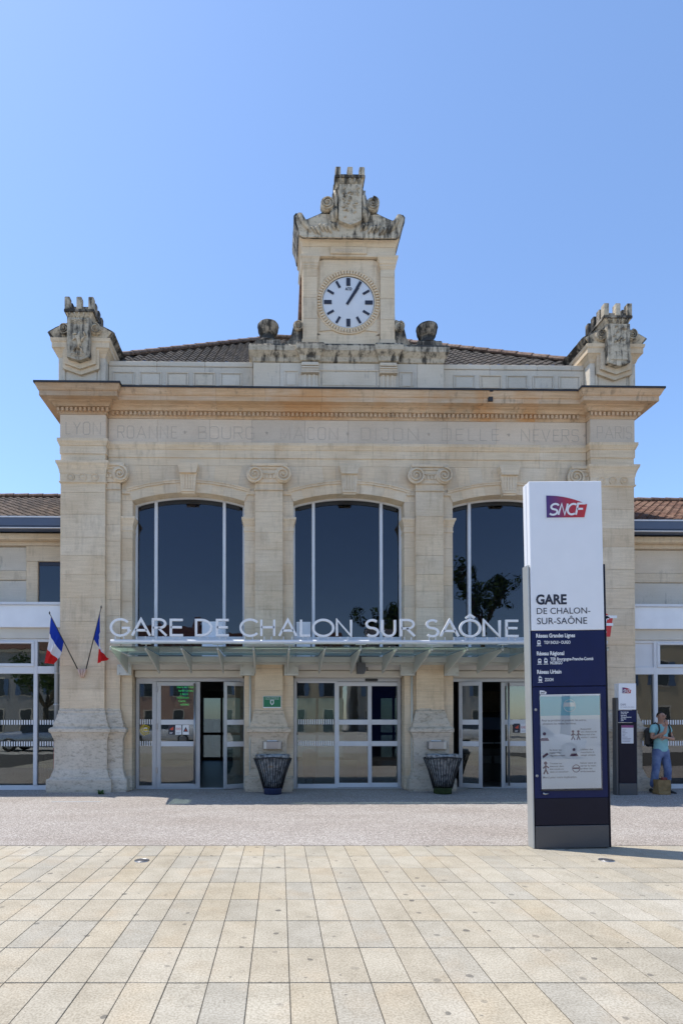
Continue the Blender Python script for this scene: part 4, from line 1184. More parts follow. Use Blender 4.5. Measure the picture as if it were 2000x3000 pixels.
# thin downpipes beside the doors
for px, lab in ((733, 'thin grey downpipe right of the left entrance'), (1206, 'thin grey downpipe right of the middle entrance')):
    t = thing('downpipe', lab, 'downpipe', (ax(px, -.02, 2150), -.025, 0), group='downpipes')
    MB().tube([(0,0,.04),(0,0,2.84)], .024, 10).obj('pipe', M['canopy'], t)
    for z in (.62, 1.9): MB().tube([(0,0,z),(0,0,z+.025)], .032, 10).obj('pipe_clip', M['canopy'], t)

# ------------------------------------------------------------------ canopy
CN = thing('glass_canopy', 'long green glass canopy on grey steel brackets above the three entrances', 'canopy')
CX0, CX1, CYF, CZ = -4.92, 4.95, -1.60, 3.0
B('back_beam', M['canopy'], CN, (CX0+.03, CX1-.03, -.24, -.12, 2.845, 2.965), c=.006)
B('edge_flashing', M['canopy'], CN, (CX0+.03, CX1-.03, -.118, -.06, 2.80, 2.985))
NB = 14; step = (CX1-CX0)/NB
pm_ = MB().prism_x([(-1.50,2.955),(-.16,2.60),(-.16,2.84),(-.25,2.98),(-1.55,2.99),(-1.55,2.955)], -.014, .014)
br_me = None
gp_me = None
for i in range(NB+1):
    x = CX0 + step*i
    if br_me is None: o = pm_.obj('bracket', M['canopy'], CN); br_me = o.data
    else: o = mk('bracket', br_me, None, CN)
    o.location = (x + (.014 if i == 0 else -.014 if i == NB else 0), 0, 0)
    if i < NB:
        m = MB(); m.cbox(x+.012, x+step-.012, CYF, -.125, CZ-.001, CZ+.017, .003)
        m.obj('glass_pane', M['canopy_glass'], CN)
        if i % 1 == 0:
            for q in (.02, step-.02): MB().cbox(x+q-.008, x+q+.008, CYF+.06, CYF+.10, CZ-.02, CZ+.03, .003).obj('glass_clamp', M['chrome'], CN)
for cx in (-5.0, -2.28, -1.30, 1.30, 2.28, 5.0):
    x0, x1 = (cx-.16, cx+.16)
    yb = -.07 if abs(cx) > 4 else 0
    m = MB(); m.cbox(x0, x1, (-.12 if abs(cx) < 4 else -.10), -.002 if abs(cx) < 4 else -.072, 2.56, 2.80, .004)
    for dx in (-.11, .11):
        for dz in (2.60, 2.76): m.lathe([(.018,0),(.018,-.015),(.008,-.02)], (cx+dx, -.12 if abs(cx) < 4 else -.10, dz), 10, 'y')
    m.obj('anchor_plate', M['canopy'], CN)
for px in (849, 1150):
    pass
# ------------------------------------------------------------------ letters on the canopy
SG_ = thing('station_sign', 'white letters GARE DE CHALON SUR SAÔNE standing on a rail above the canopy', 'sign')
YL = -1.52
MB().tube([(CX0+.02,YL,3.12),(CX1-.02,YL,3.12)], .042, 12).obj('rail', M['white'], SG_)
for k in range(8):
    x = CX0 + .71 + step*2*k
    if x > CX1: break
    MB().cbox(x-.01,x+.01,YL-.012,YL+.012,2.99,3.09,.003).obj('post', M['canopy'], SG_); MB().cbox(x-.10,x+.10,YL-.05,YL+.03,3.066,3.082,.004).obj('post_plate', M['canopy'], SG_)
LT = [('G',326,376),('A',388,440),('R',449,488),('E',499,536),('D',573,620),('E',634,670),('C',705,752),('H',764,805),('A',818,868),('L',880,909),('O',917,976),('N',985,1030),('S',1071,1108),('U',1118,1158),('R',1174,1214),('S',1247,1284),('A',1289,1342),('Q',1347,1405),('N',1414,1464),('E',1480,1516)]
LH = .365; z0 = 3.215
for c, p0, p1 in LT:
    x0, x1 = ax(p0, YL, 1850), ax(p1, YL, 1850)
    fit = (x1-x0)/(GL[c][0]*LH)
    m, _ = glyph(c, LH, .044, .05, fit)
    o = m.obj('letter', M['letters'], SG_, (x0, YL+.025, z0))
    for f in (.25, .75): MB().box(x0+(x1-x0)*f-.008, x0+(x1-x0)*f+.008, YL-.01, YL+.01, 3.15, z0+.01).obj('pin', M['white'], SG_)

# ------------------------------------------------------------------ lettering helper for print
def text(s, size, mat, parent, loc, name='lettering', bold=0, shear=0, align='LEFT', ext_=.0, width=None, rot=(R(90),0,0), space=1.0):
    cu = bpy.data.curves.new(name, 'FONT'); cu.body = s; cu.size = size; cu.align_x = align; cu.offset = bold; cu.shear = shear
    cu.extrude = ext_; cu.resolution_u = 3; cu.fill_mode = 'BOTH' if ext_ else 'FRONT'; cu.space_character = space
    o = bpy.data.objects.new(name, cu); COL.objects.link(o)
    dg = bpy.context.evaluated_depsgraph_get(); dg.update()
    me = bpy.data.meshes.new_from_object(o.evaluated_get(dg)); bpy.data.objects.remove(o); bpy.data.curves.remove(cu)
    if width and len(me.vertices):
        xs = [v.co.x for v in me.vertices]; k = width/max(1e-6, max(xs)-min(xs)); x0 = min(xs)
        for v in me.vertices: v.co.x = (v.co.x - x0)*k
    me.materials.clear(); me.materials.append(mat)
    q = mk(name, me, None, parent, loc); q.rotation_euler = rot
    return q
# numerals under the gable
text('MDCCCLXXXI', .075, M['letter_cut'], tw, (-.30,-.0785,12.13), 'carved_date', width=.6)

# ------------------------------------------------------------------ clock
CK = thing('tower_clock', 'round white clock with black bar markers showing five past one on the tower', 'clock', (0, .045, DZ))
g = NG('white_dial'); M['dial'] = g.col(g.mix(g.noise(3, 4), (.60,.62,.66), (.70,.72,.75)), .45)
MB().lathe([(.60,.03),(.60,-.005),(.585,-.01),(.02,-.012)], (0,0,0), 56, 'y').obj('dial', M['dial'], CK)
MB().tube([(.592*math.cos(2*math.pi*i/56),-.012,.592*math.sin(2*math.pi*i/56)) for i in range(56)], .012, 6, closed=True).obj('bezel', M['anthracite'], CK)
for k in range(12):
    a = 2*math.pi*k/12; big = k % 3 == 0
    q = MB().box(-.045 if big else -.026, .045 if big else .026, -.024, -.016, .38 if big else .385, .555 if big else .55)
    c, s2 = math.cos(-a), math.sin(-a)
    MB().add([(v[0]*c - v[2]*s2, v[1], v[0]*s2 + v[2]*c) for v in q.v], q.f).obj('hour_marker', M['print_dark'], CK)
for nm, L0, L1, wd, an, y in (('minute_hand', -.055, .545, .030, 31.5, -.036), ('hour_hand', -.06, .40, .036, 32.5, -.030)):
    q = MB().prism([(-wd*.8,L0),(wd*.8,L0),(wd,L1),(-wd,L1)], y, y+.004); c, s2 = math.cos(R(-an)), math.sin(R(-an))
    MB().add([(v[0]*c - v[2]*s2, v[1], v[0]*s2 + v[2]*c) for v in q.v], q.f).obj(nm, M['print_dark'], CK)
text('ATO', .095, M['print_dark'], CK, (-.07,-.02,.275), 'dial_lettering', bold=.003, width=.15)

# ------------------------------------------------------------------ flags
wd = thing('weed_tuft', 'small green weed growing at the foot of the left stone pier', 'weed', on_ground(296, 2327))
M['weed'] = paint('weed_leaf', (.06,.13,.03), .7, 0, .3, .3, 20)
random.seed(21); m = MB()
for k in range(26):
    a = random.uniform(0, 6.28); l = random.uniform(.05, .12); h = random.uniform(.03, .10); b = Vector((random.uniform(-.05,.05), random.uniform(-.03,.03), 0)); d = Vector((math.cos(a), math.sin(a), 0)); s2 = Vector((-d.y, d.x, 0))*.008
    p1_ = b + d*l*.5 + Vector((0,0,h)); p2_ = b + d*l + Vector((0,0,h*.7))
    m.add([b-s2, b+s2, p1_+s2*1.4, p1_-s2*1.4, p2_], [(0,1,2,3),(3,2,4)])
m.obj('leaves', M['weed'], wd)
FH = thing('flag_holder', 'pale pink shield-shaped flag holder fixed to the left stone pier', 'flag holder', at(242, 1972, -.15))
fh = at(242, 1972, -.15)
g = NG('pink_plastic'); M['pink'] = g.col((.62,.45,.37), .5)
MB().prism([(-.08,.085),(.10,.085),(.035,-.10),(-.025,-.10)], -.03, 0).obj('plate', M['pink'], FH)
for a, b in ((-.07,-.02),(.015,.005),(.09,.03)):
    MB().tube([(b,-.04,-.09),(a,-.075,.09)], .018, 8).obj('socket', M['pink'], FH)
def flag_mat():
    g = NG('tricolour_cloth')
    at_ = g.n('Attribute'); at_.attribute_name = 'u'
    r = g.n('ValToRGB'); r.color_ramp.interpolation = 'CONSTANT'
    e = r.color_ramp.elements; e[0].position = 0; e[0].color = (.012,.04,.33,1); e[1].position = .34; e[1].color = (.72,.72,.76,1)
    x = e.new(.665); x.color = (.62,.02,.02,1)
    g.l(at_.outputs['Fac'], r.inputs[0])
    g.bump(g.noise(90, 2), .1, .002)
    g.col(r.outputs[0], .75, 0, .2)
    tl = g.n('BsdfTranslucent'); g.l(r.outputs[0], tl.inputs[0]); mx = g.n('MixShader'); mx.inputs[0].default_value = .3
    g.l(g.b.outputs[0], mx.inputs[1]); g.l(tl.outputs[0], mx.inputs[2]); g.l(mx.outputs[0], g.out.inputs[0])
    return g.m
M['flag'] = flag_mat()
def cloth_obj(f, V, Fs, U):
    me = bpy.data.meshes.new('cloth'); me.from_pydata(V, [], Fs); me.polygons.foreach_set('use_smooth', [True]*len(Fs))
    at_ = me.attributes.new('u', 'FLOAT', 'POINT'); at_.data.foreach_set('value', U)
    me.materials.append(M['flag']); return mk('cloth', me, None, f)
def make_flag(base, tip, h_top, h_bot, fly_top, fly_bot, label):
    """base, tip: world points. The hoist runs on the pole from h_top to h_bot (fractions from the base);
    fly_top / fly_bot: offsets of the free corners from the tip end of the hoist."""
    f = thing('flag', label, 'flag', base, 0, 'French flags on the left pier')
    d = tip - base
    MB().tube([(0,0,0), tuple(d)], [.013,.009], 8).obj('pole', M['dark'], f)
    MB().lathe([(.010,-.02),(.017,.01),(.003,.05)], tuple(d), 8).obj('finial', M['dark'], f)
    nu, nv = 26, 16; V = []; U = []
    A0, A1 = d*h_top, d*h_bot
    for i in range(nu+1):
        u = i/nu
        for j in range(nv+1):
            v = j/nv
            hp = A0.lerp(A1, v); fp = A0 + Vector(fly_top).lerp(Vector(fly_bot), v)
            p = hp.lerp(fp, u)
            p.z -= .10*math.sin(math.pi*min(1,u*1.0))*(.25+.5*v)      # sag of the cloth
            k = min(1, u*2.2)
            p.y += k*(.045*math.sin(v*8.5+u*1.6) + .018*math.sin(v*19+u*3))
            p.x += k*.012*math.sin(v*13+u*5)
            V.append(tuple(p)); U.append(u)
    Fs = [(i*(nv+1)+j, (i+1)*(nv+1)+j, (i+1)*(nv+1)+j+1, i*(nv+1)+j+1) for i in range(nu) for j in range(nv)]
    cloth_obj(f, V, Fs, U)
    return f
b1 = at(228, 1960, -.23); t1 = at(146, 1797, -.55)
make_flag(b1, t1, .95, .50, (-.15,.02,-1.0), (.07,.05,-1.02), 'left French flag hanging limp on a pole leaning left in front of the white fascia')
b2 = at(253, 1960, -.23); t2 = at(297, 1780, -.55)
make_flag(b2, t2, .93, .50, (-.06,.02,-1.10), (.20,.04,-1.0), 'right French flag hanging limp on an upright pole next to the letter G')

# ------------------------------------------------------------------ litter baskets, ashtrays, plaque, lamp
def bin_(px, label, bag_seed, glass_tint):
    p = on_ground(px, 2330); b = thing('litter_basket', label, 'litter bin', (p.x, -.62, 0), 0, 'wire litter baskets')
    n = 34; Ht = .82; r0, r1 = .20, .40
    for z, rr in ((.12, r0), (.80, r1)):
        MB().tube([(rr*math.cos(2*math.pi*i/32), rr*.8*math.sin(2*math.pi*i/32), z - (.05*abs(math.cos(2*math.pi*i/32)) if z > .5 else 0)) for i in range(32)], .013 if z > .5 else .012, 8, closed=True).obj('hoop', M['dark'], b)
    rod = None
    for i in range(n):
        a = 2*math.pi*(i+.5)/n; c, s2 = math.cos(a), math.sin(a)*.8
        MB().tube([(r0*c, r0*s2, .12), ((r0*.55+r1*.45)*c, (r0*.55+r1*.45)*s2, .45), (r1*c, r1*s2, .80-.05*abs(c))], .0085, 6).obj('rod', M['dark'], b)
    MB().lathe([(.17,0),(.19,.01),(.19,.10),(.205,.12),(.205,.13),(.02,.135)], (0,0,0), 28).obj('foot', M['bin_foot'] if bag_seed == 1 else M['bin_foot2'], b)
    random.seed(bag_seed)
    prof = [(.10,.14),(.17,.16),(.20,.30),(.255,.48),(.30,.62),(.345,.76),(.375,.81),(.36,.84),(.30,.83),(.28,.76),(.10,.70)]
    m = MB().lathe(prof, (0,0,0), 30); o = m.obj('bag', M['bag'], b)
    for v in o.data.vertices: v.co.y *= .78
    rough_mesh(o, .022, 9, 1)
    m = MB()
    for q in (-.10, 0, .10): m.tube([(q,-.235+abs(q)*.15,.16),(q,-.265+abs(q)*.15,.30)], .006, 6)
    for z in (.19,.27): m.tube([(-.10,-.235,z),(0,-.255,z),(.10,-.235,z)], .006, 6)
    m.obj('lock_plate', M['dark'], b)
    return b
M['bag'] = NG('clear_bin_bag').col((.42,.45,.47), .25, 0, .6)
gg = NG('bin_bag_contents'); bn = gg.noise(11, 5); M['bag'] = gg.col(gg.ramp(bn, [(.35,(.06,.06,.06)),(.47,(.20,.205,.21)),(.6,(.36,.37,.37)),(.72,(.30,.22,.15))]), .3, 0, .6); 
M['bin_foot'] = plain('blue_black_foot', (.02,.03,.08), .5); M['bin_foot2'] = paint('mossy_foot', (.05,.075,.03), .8, 0, .2, .5, 12)
b1_ = bin_(799, 'black wire litter basket with blue foot, under the green plaque', 1, 0)
b2_ = bin_(1308, 'black wire litter basket with mossy foot, beside the right entrance', 2, 0)
m = MB(); random.seed(5)
MB().cbox(-.25,.05,-.10,.12,.835,.86,.01).obj('paper_litter', M['yellow_paper'], b2_) if 'yellow_paper' in M else None
def ashtray(px, label):
    p = at(px, 2184, -.20)
    t = thing('wall_ashtray', label, 'ashtray', (p.x, -.185, p.z), 0, 'wall ashtrays')
    m = MB(); prof = []
    pts = [(-.21,0),(-.21,-.06),(-.19,-.10),(-.13,-.125),(.13,-.125),(.19,-.10),(.21,-.06),(.21,0)]
    m.prism_z(pts, -.07, .07); m.obj('tray', M['chrome'], t)
    m = MB(); m.prism_z([(x*1.02, y*1.03) for x, y in pts], .07, .085); m.obj('rim', M['chrome'], t)
    MB().cbox(-.12,.10,-.04,-.0,.085,.115,.008).obj('lid', M['white'], t); MB().cbox(-.13,.13,-.10,-.03,.083,.09,.003).obj('grille', M['dark'], t)
ashtray(798, 'steel wall ashtray above the litter basket under the green plaque')
ashtray(1278, 'steel wall ashtray above the litter basket beside the right entrance')
p = at(797, 2057, -.105)
pl = thing('green_plaque', 'small green notice plaque with a white shield on the second pilaster', 'plaque', p)
MB().cbox(-.20,.20,-.02,0,-.135,.135,.006).obj('plate', M['print_white'], pl)
M['green'] = plain('green_enamel', (.008,.17,.075), .35)
MB().cbox(-.19,.19,-.024,-.018,-.11,.125,.003).obj('field', M['green'], pl)
MB().prism([(-.04,.05),(.04,.05),(.04,-.03),(0,-.07),(-.04,-.03)], -.028, -.0245).obj('shield', M['print_white'], pl)
MB().prism([(-.022,.035),(.022,.035),(.022,-.02),(0,-.045),(-.022,-.02)], -.032, -.029).obj('shield_field', M['green'], pl)
for i, s in enumerate(('CE SITE EST PROTÉGÉ PAR', 'SURVEILLANCE GARDIENNÉE')): text(s, .03, M['print_white'], pl, (-.15,-.0265,.092-.034*i), width=.30)
p = at(1056, 1958, -.30)
lm = thing('canopy_floodlight', 'dark grey box floodlight hanging under the canopy over the middle entrance', 'light', p)
MB().prism([(-.085,-.12),(.07,-.12),(.11,-.03),(.09,.11),(-.075,.13),(-.09,.05)], -.09, .09).obj('housing', M['anthracite'], lm)
MB().cbox(-.06,.055,-.06,.06,-.128,-.119,.004).obj('lens', M['zinc'], lm); MB().tube([(.10,0,0),(.15,0,.02),(.15,0,-.05)], .015, 8).obj('knob', M['dark'], lm); MB().cbox(-.02,.02,-.02,.08,.11,.26,.004).obj('arm', M['anthracite'], lm)

# ------------------------------------------------------------------ totems
def sncf_mat():
    g = NG('purple_to_red'); tc = g.n('TexCoord'); sp = g.n('SeparateXYZ'); g.l(tc.outputs['Generated'], sp.inputs[0])
    c = g.ramp(sp.outputs[0], [(0,(.06,.03,.16)),(.25,(.17,.03,.12)),(.5,(.38,.022,.045)),(1,(.52,.022,.022))])
    return g.col(c, .35, 0, .5)
M['logo'] = sncf_mat()
def logo_outline(w_, h, grow=0):
    top = [(t, 1 - .42*t**2.1) for t in [i/10 for i in range(11)]]
    pts = [(0,0)] + [(x*w_, z*h) for x, z in top] + [(w_*.925, 0)]
    cx, cz = w_/2, h/2
    return [(cx + (x-cx)*(1+grow/w_*2), cz + (z-cz)*(1+grow/h*2)) for x, z in pts]
LS = {'S': arc(.30,.745,.27,.245,20,265,10) + arc(.27,.25,.28,.245,85,-150,10)[1:], 'C': arc(.42,.5,.42,.48,55,305,14)}
def logo(par, x0, z0, w_, h, y, mat=None, border=True):
    b = MB().prism(logo_outline(w_, h, h*.055 if border else 0), y-.002, y).obj('logo_border', M['print_white'] if border else mat, par)
    f = MB().prism(logo_outline(w_, h), y-.005, y-.0025).obj('logo_field', mat or M['logo'], par)
    m = MB(); lh = h*.50; sh = .22
    x = x0_ = w_*.06
    def put(pts, xo, wf):
        stroke(m, [(xo + px_*lh*wf + pz*lh*sh, h*.12 + pz*lh) for px_, pz in pts], h*.085, .003)
    put(LS['S'], w_*.06, 1.25); put([(.0,0),(.12,1.0),(.62,.0),(.72,1.0)], w_*.285, .92)
    put(LS['C'], w_*.49, 1.05); put([(0,0),(0,1),(.75,1)], w_*.715, .9); put([(0,.52),(.6,.52)], w_*.715, .9)
    o = m.obj('logo_lettering', M['print_white'], par)
    for q in (b, f): q.location = (x0, 0, z0)
    o.location = (x0, y-.0065, z0)
def train_icon(par, x, z, h, y, mat, bus=False):
    m = MB(); w_ = h*.75
    m.prism([(x+.12*w_,z+.30*h),(x+.88*w_,z+.30*h),(x+.88*w_,z+.85*h),(x+.72*w_,z+h),(x+.28*w_,z+h),(x+.12*w_,z+.85*h)], y-.002, y)
    m.box(x-.05*w_, x+1.05*w_, y-.002, y, z, z+.07*h)
    m.prism([(x+.15*w_,z+.08*h),(x+.30*w_,z+.08*h),(x+.42*w_,z+.28*h),(x+.30*w_,z+.28*h)], y-.002, y)
    m.prism([(x+.70*w_,z+.08*h),(x+.85*w_,z+.08*h),(x+.70*w_,z+.28*h),(x+.58*w_,z+.28*h)], y-.002, y)
    if bus: m.box(x+.2*w_, x+.6*w_, y-.002, y, z+1.05*h, z+1.12*h)
    o = m.obj('pictogram', mat, par)
    k = MB(); k.box(x+.24*w_, x+.76*w_, y-.004, y-.0025, z+.58*h, z+.82*h); k.obj('pictogram_window', M['navy'], par)
TY = -5.70
def totem(px_l, px_r, py_top, py_bot, label):
    pass
BL = at(1570, 2487, TY); W = .918; 
TT = thing('station_totem', 'tall navy and pale station totem with logo and poster case standing on the paving', 'totem', (BL.x, TY, 0), 0, 'station totems')
TT.rotation_euler = (0, R(-.9), R(0))
HT = 4.585
def tz(py):      # heights along the totem
    return (2487 - py) / (2487-1410) * HT
def txx(px, py):  # position across the front face
    l = 1548 + (1570-1548)*(py-1410)/1077; r = 1755 + (1785-1755)*(py-1410)/1077
    return (px-l)/(r-l)*W
DT = .17
B('foot', M['anthracite'], TT, (.0,W,0,DT,0,tz(2420)-.004), c=.006)
B('lower_panel', M['navy2'], TT, (.0,W,0.002,DT,tz(2420)+.004,tz(2340)), c=.004)
B('poster_case', M['navy'], TT, (.0,W,0.002,DT,tz(2340)-.001,tz(2014)-.004), c=.004)
B('network_panel', M['navy'], TT, (.0,W,0.0,DT,tz(2014)+.004,tz(1850)-.003), c=.004)
B('upper_panel', M['totem_white'], TT, (.0,W,0.0,DT*.45,tz(1850)+.003,HT), c=.006); B('upper_panel', M['totem_white'], TT, (.0,W,DT*.55,DT,tz(1850)+.003,HT), c=.006)
B('panel_core', M['anthracite'], TT, (.015,W-.015,DT*.4,DT*.6,.1,HT-.02))
zs = tz(1655)
for a, b in ((-.03,-.010),(W+.010,W+.03)):
    B('side_profile', M['totem_edge'] if a < 0 else M['navy2'], TT, (a,b,.01,DT-.01,0,zs), c=.004)
    B('side_gasket', M['dark'], TT, (min(a,b)+.020 if a < 0 else W, -.0 if a < 0 else W+.010,.03,DT-.03,0,zs-.02))
lw = txx(1713,1490)-txx(1597,1490)
logo(TT, txx(1598,1490), tz(1518), lw, tz(1453)-tz(1518), -.003)
text('GARE', (tz(1743)-tz(1772))*1.36, M['print_dark'], TT, (txx(1569,1772), -.004, tz(1772)), bold=.006, width=txx(1657,1772)-txx(1569,1772))
text('DE CHALON-', (tz(1782)-tz(1801))*1.36, M['print_dark'], TT, (txx(1571,1801), -.004, tz(1801)), width=txx(1725,1801)-txx(1571,1801))
text('SUR-SAÔNE', (tz(1811)-tz(1831))*1.36, M['print_dark'], TT, (txx(1572,1831), -.004, tz(1831)), width=txx(1716,1831)-txx(1572,1831))
for s, pl_, pr, py, h, bo in (('Réseau Grandes Lignes',1569,1681,1870,14,.002),('TGV INOUI • OUIGO',1592,1668,1889,11,.0012),('Réseau Régional',1571,1650,1922,14,.002),('TER Bourgogne-Franche-Comté',1610,1734,1938,11,.0012),('MOBIGO',1610,1645,1949,11,.0012),('Réseau Urbain',1572,1642,1976,14,.002),('ZOOM',1594,1619,1998,11,.0012)):
    text(s, h*.00426*1.15, M['print_white'], TT, (txx(pl_,py), -.004, tz(py)), bold=bo, width=txx(pr,py)-txx(pl_,py))
for px, py, bus in ((1571,1895,0),(1573,1949,0),(1591,1949,1),(1575,2002,1)): train_icon(TT, txx(px,py), tz(py), 17*.00426, -.003, M['print_white'], bus)
# poster
PX0, PX1, PZ0, PZ1 = txx(1580,2040), txx(1752,2040), tz(2313), tz(2041)
po = B('poster', plain('poster_paper', (.72,.765,.84), .4), TT, (PX0,PX1,-.006,.0,PZ0,PZ1))
PW, PH_ = PX1-PX0, PZ1-PZ0
B('poster_band', plain('poster_blue', (.24,.56,.70), .4), po, (PX0,PX1,-.0075,-.0065,PZ1-PH_*.215,PZ1-.01))
m = MB(); m.tube([(PX0+PW*.49+.075*math.cos(R(12*i)), -.008, PZ1-PH_*.11+.075*math.sin(R(12*i))) for i in range(30)], .004, 5, closed=True); m.box(PX0+PW*.49-.07,PX0+PW*.49+.07,-.009,-.008,PZ1-PH_*.12,PZ1-PH_*.075); m.obj('poster_emblem', M['print_white'], po)
def pt(s, fx, fz, h, wf): text(s, h, M['print_grey'], po, (PX0+PW*fx, -.0075, PZ1-PH_*fz), 'poster_text', bold=.0006, width=PW*wf)
pt('Pour se protéger et protéger les autres,', .02, .275, .034, .75); pt('adoptons les gestes barrières.', .03, .31, .034, .57)
for s, fx, fz, wf in (('Respecter',.67,.37,.18),('une distance de',.67,.40,.27),('sécurité d’au',.67,.43,.24),('moins 1 mètre',.67,.46,.27),('Se laver les',.14,.59,.20),('mains très',.14,.62,.18),('régulièrement',.14,.65,.26),('Utiliser des',.66,.59,.21),('mouchoirs à',.66,.62,.23),('usage unique',.66,.65,.25),('Tousser ou',.14,.735,.2),('éternuer dans',.14,.765,.23),('son coude ou',.14,.795,.23),('dans un mouchoir',.14,.825,.31),('Saluer sans se',.65,.735,.27),('serrer la main,',.65,.765,.27),('arrêter les',.65,.795,.2),('embrassades',.65,.825,.25)):
    pt(s, fx, fz, .027, wf)
pt('Merci pour votre implication.', .02, .885, .034, .57)
def figure(fx, fz, k, pose):
    m = MB(); x, z = PX0+PW*fx, PZ1-PH_*fz
    m.lathe([(.016*k,0),(.016*k,-.0015)], (x, -.0065, z+.06*k), 12, 'y')
    if pose == 'bust': m.prism([(x-.045*k,z-.01),(x+.045*k,z-.01),(x+.03*k,z+.02*k),(x-.03*k,z+.02*k)], -.008, -.0065)
    else:
        for l in ([(0,.045),(0,0)],[(0,0),(-.02,-.045)],[(0,0),(.02,-.045)],[(0,.035),(.03,.015)],[(0,.035),(-.025,.01)]): 
            q = MB(); stroke(q, [(x+a*k, z+b*k) for a, b in l], .012*k, .0015); m.add([(v[0], v[1]-.0065, v[2]) for v in q.v], q.f)
    m.obj('poster_figure', M['print_figure'], po)
M['print_figure'] = plain('plum_print', (.09,.03,.09), .5)
figure(.06,.475,1.3,'bust'); figure(.54,.44,1,'w'); figure(.63,.44,1,'w'); figure(.55,.645,1.2,'bust'); figure(.07,.79,1.3,'w')
m = MB(); m.tube([(PX0+PW*.58+.045*math.cos(R(15*i)), -.008, PZ1-PH_*.785+.045*math.sin(R(15*i))) for i in range(24)], .004, 5, closed=True); m.box(PX0+PW*.53,PX0+PW*.63,-.0085,-.007,PZ1-PH_*.79,PZ1-PH_*.775); m.obj('poster_figure', M['print_figure'], po)
m = MB(); m.prism([(PX0+PW*.03,PZ1-PH_*.67),(PX0+PW*.12,PZ1-PH_*.63),(PX0+PW*.10,PZ1-PH_*.61),(PX0+PW*.02,PZ1-PH_*.645)], -.008,-.0065); m.obj('poster_figure', M['print_figure'], po)
B('poster_glass', M['poster_glass'] if 'poster_glass' in M else glass('poster_pane', (.97,.98,.98), 1.5), TT, (PX0-.01,PX1+.01,-.014,-.011,PZ0-.01,PZ1+.012))
B('poster_lip', M['print_white'], TT, (PX0,PX1,-.018,-.0145,PZ1+.002,PZ1+.014)); B('poster_lip', M['dark'], TT, (PX0-.012,PX1+.012,-.016,-.002,PZ0-.024,PZ0-.012))
for py in (2081, 2274): MB().lathe([(.017,0),(.017,-.008),(.009,-.010),(.008,-.004)], (txx(1568+ (py-2081)*.02,py),.001,tz(py)), 14, 'y').obj('lock', M['chrome'], TT)
m = MB(); m.tube([(PX0+.01,-.01,PZ0-.05),(PX0+.03,-.02,PZ0-.06),(PX0+.08,-.012,PZ0-.055)], [.014,.012,.006], 8); m.obj('latch', M['chrome'], TT)
text('SNCF', .03, M['print_dark'], TT, (PX0+.01,-.008,PZ1+.03), 'badge_text', bold=.001, shear=.2, width=.055); MB().prism([(PX0,PZ1+.02),(PX0+.075,PZ1+.02),(PX0+.085,PZ1+.045),(PX0+.05,PZ1+.065),(PX0,PZ1+.068)], -.005, .0).obj('badge', M['print_white'], TT)

# small totem against the right pier
SY = -.95
pb = at(1814, 2320, SY); pt_ = at(1864, 2002, SY)
sx0, sx1 = ax(1812, SY, 2150), ax(1863, SY, 2150); SW = sx1-sx0; SH = az(2002, SY, 1840)
T2 = thing('small_totem', 'small navy and pale station totem by the right stone pier, beside the standing person', 'totem', (sx0, SY, 0), 0, 'station totems')
def sz(py): return az(py, SY, 1840)
B('foot', M['anthracite'], T2, (0,SW,0,.16,0,sz(2295)), c=.005)
B('lower_panel', M['navy2'], T2, (0,SW,.002,.16,sz(2295)+.004,sz(2118)), c=.004)
B('network_panel', M['navy'], T2, (0,SW,0,.16,sz(2116),sz(2081)), c=.004)
B('upper_panel', M['totem_white'], T2, (0,SW,0,.07,sz(2079),SH), c=.005); B('upper_panel', M['totem_white'], T2, (0,SW,.09,.16,sz(2079),SH), c=.005)
for a, b in ((-.05,-.012),(SW+.008,SW+.02)): B('side_profile', M['anthracite'], T2, (a,b,.01,.15,0,sz(2044)), c=.003)
logo(T2, SW*.20, sz(2031), SW*.5, sz(2014)-sz(2031), -.003)
text('GARE', .06, M['print_grey'], T2, (SW*.08,-.004,sz(2067)), width=SW*.32); text('DE CHALON-SUR-SAÔNE', .03, M['print_grey'], T2, (SW*.08,-.004,sz(2073)), width=SW*.8)
for i, (s, wf) in enumerate((('Réseau Grandes Lignes',.45),('TGV INOUI • OUIGO',.35),('Réseau Régional',.33),('TER Bourgogne-Franche-Comté',.6),('Réseau Urbain',.3),('ZOOM',.15))):
    text(s, .032, M['print_white'], T2, (SW*.10,-.004,sz(2087.5+5*i)), width=SW*wf, bold=.001)
p2 = B('poster', plain('small_poster_paper', (.58,.59,.63), .5), T2, (SW*.13,SW*.82,-.004,0,sz(2178),sz(2125)))
B('poster_band', plain('plum_band', (.23,.06,.18), .5), p2, (SW*.13,SW*.82,-.006,-.0045,sz(2132),sz(2125)))
m = MB(); random.seed(4)
for k in range(9): m.box(SW*.18, SW*(.3+random.random()*.42), -.006, -.0045, sz(2139+4.2*k), sz(2137.7+4.2*k))
m.obj('poster_text', M['print_grey'], p2)

# red sign blade on the right pier, behind the totem
rp_ = at(1772, 1850, -1.2)
RS = thing('red_blade_sign', 'red logo blade sign showing at the right edge of the tall totem', 'sign', (0, 0, 0))
xR, xL = ax(1793, -.9, 1810), ax(1690, -.9, 1810)
zT, zB = az(1785, -.9, 1780), az(1865, -.9, 1780)
zr_ = az(1811,-.9,1790) - zB; bw, bh = xR-xL, zr_/.58
o = MB().prism(logo_outline(bw, bh), -.90, -.86).obj('blade', M['red'], RS); o.location = (xL, 0, zB)
logo(RS, xL, zB, bw, bh, -.901, M['red'], border=False)
B('arm', M['chrome'], RS, (xL+.1, xL+.14, -.9, -.1, zB+.1, zB+.14))

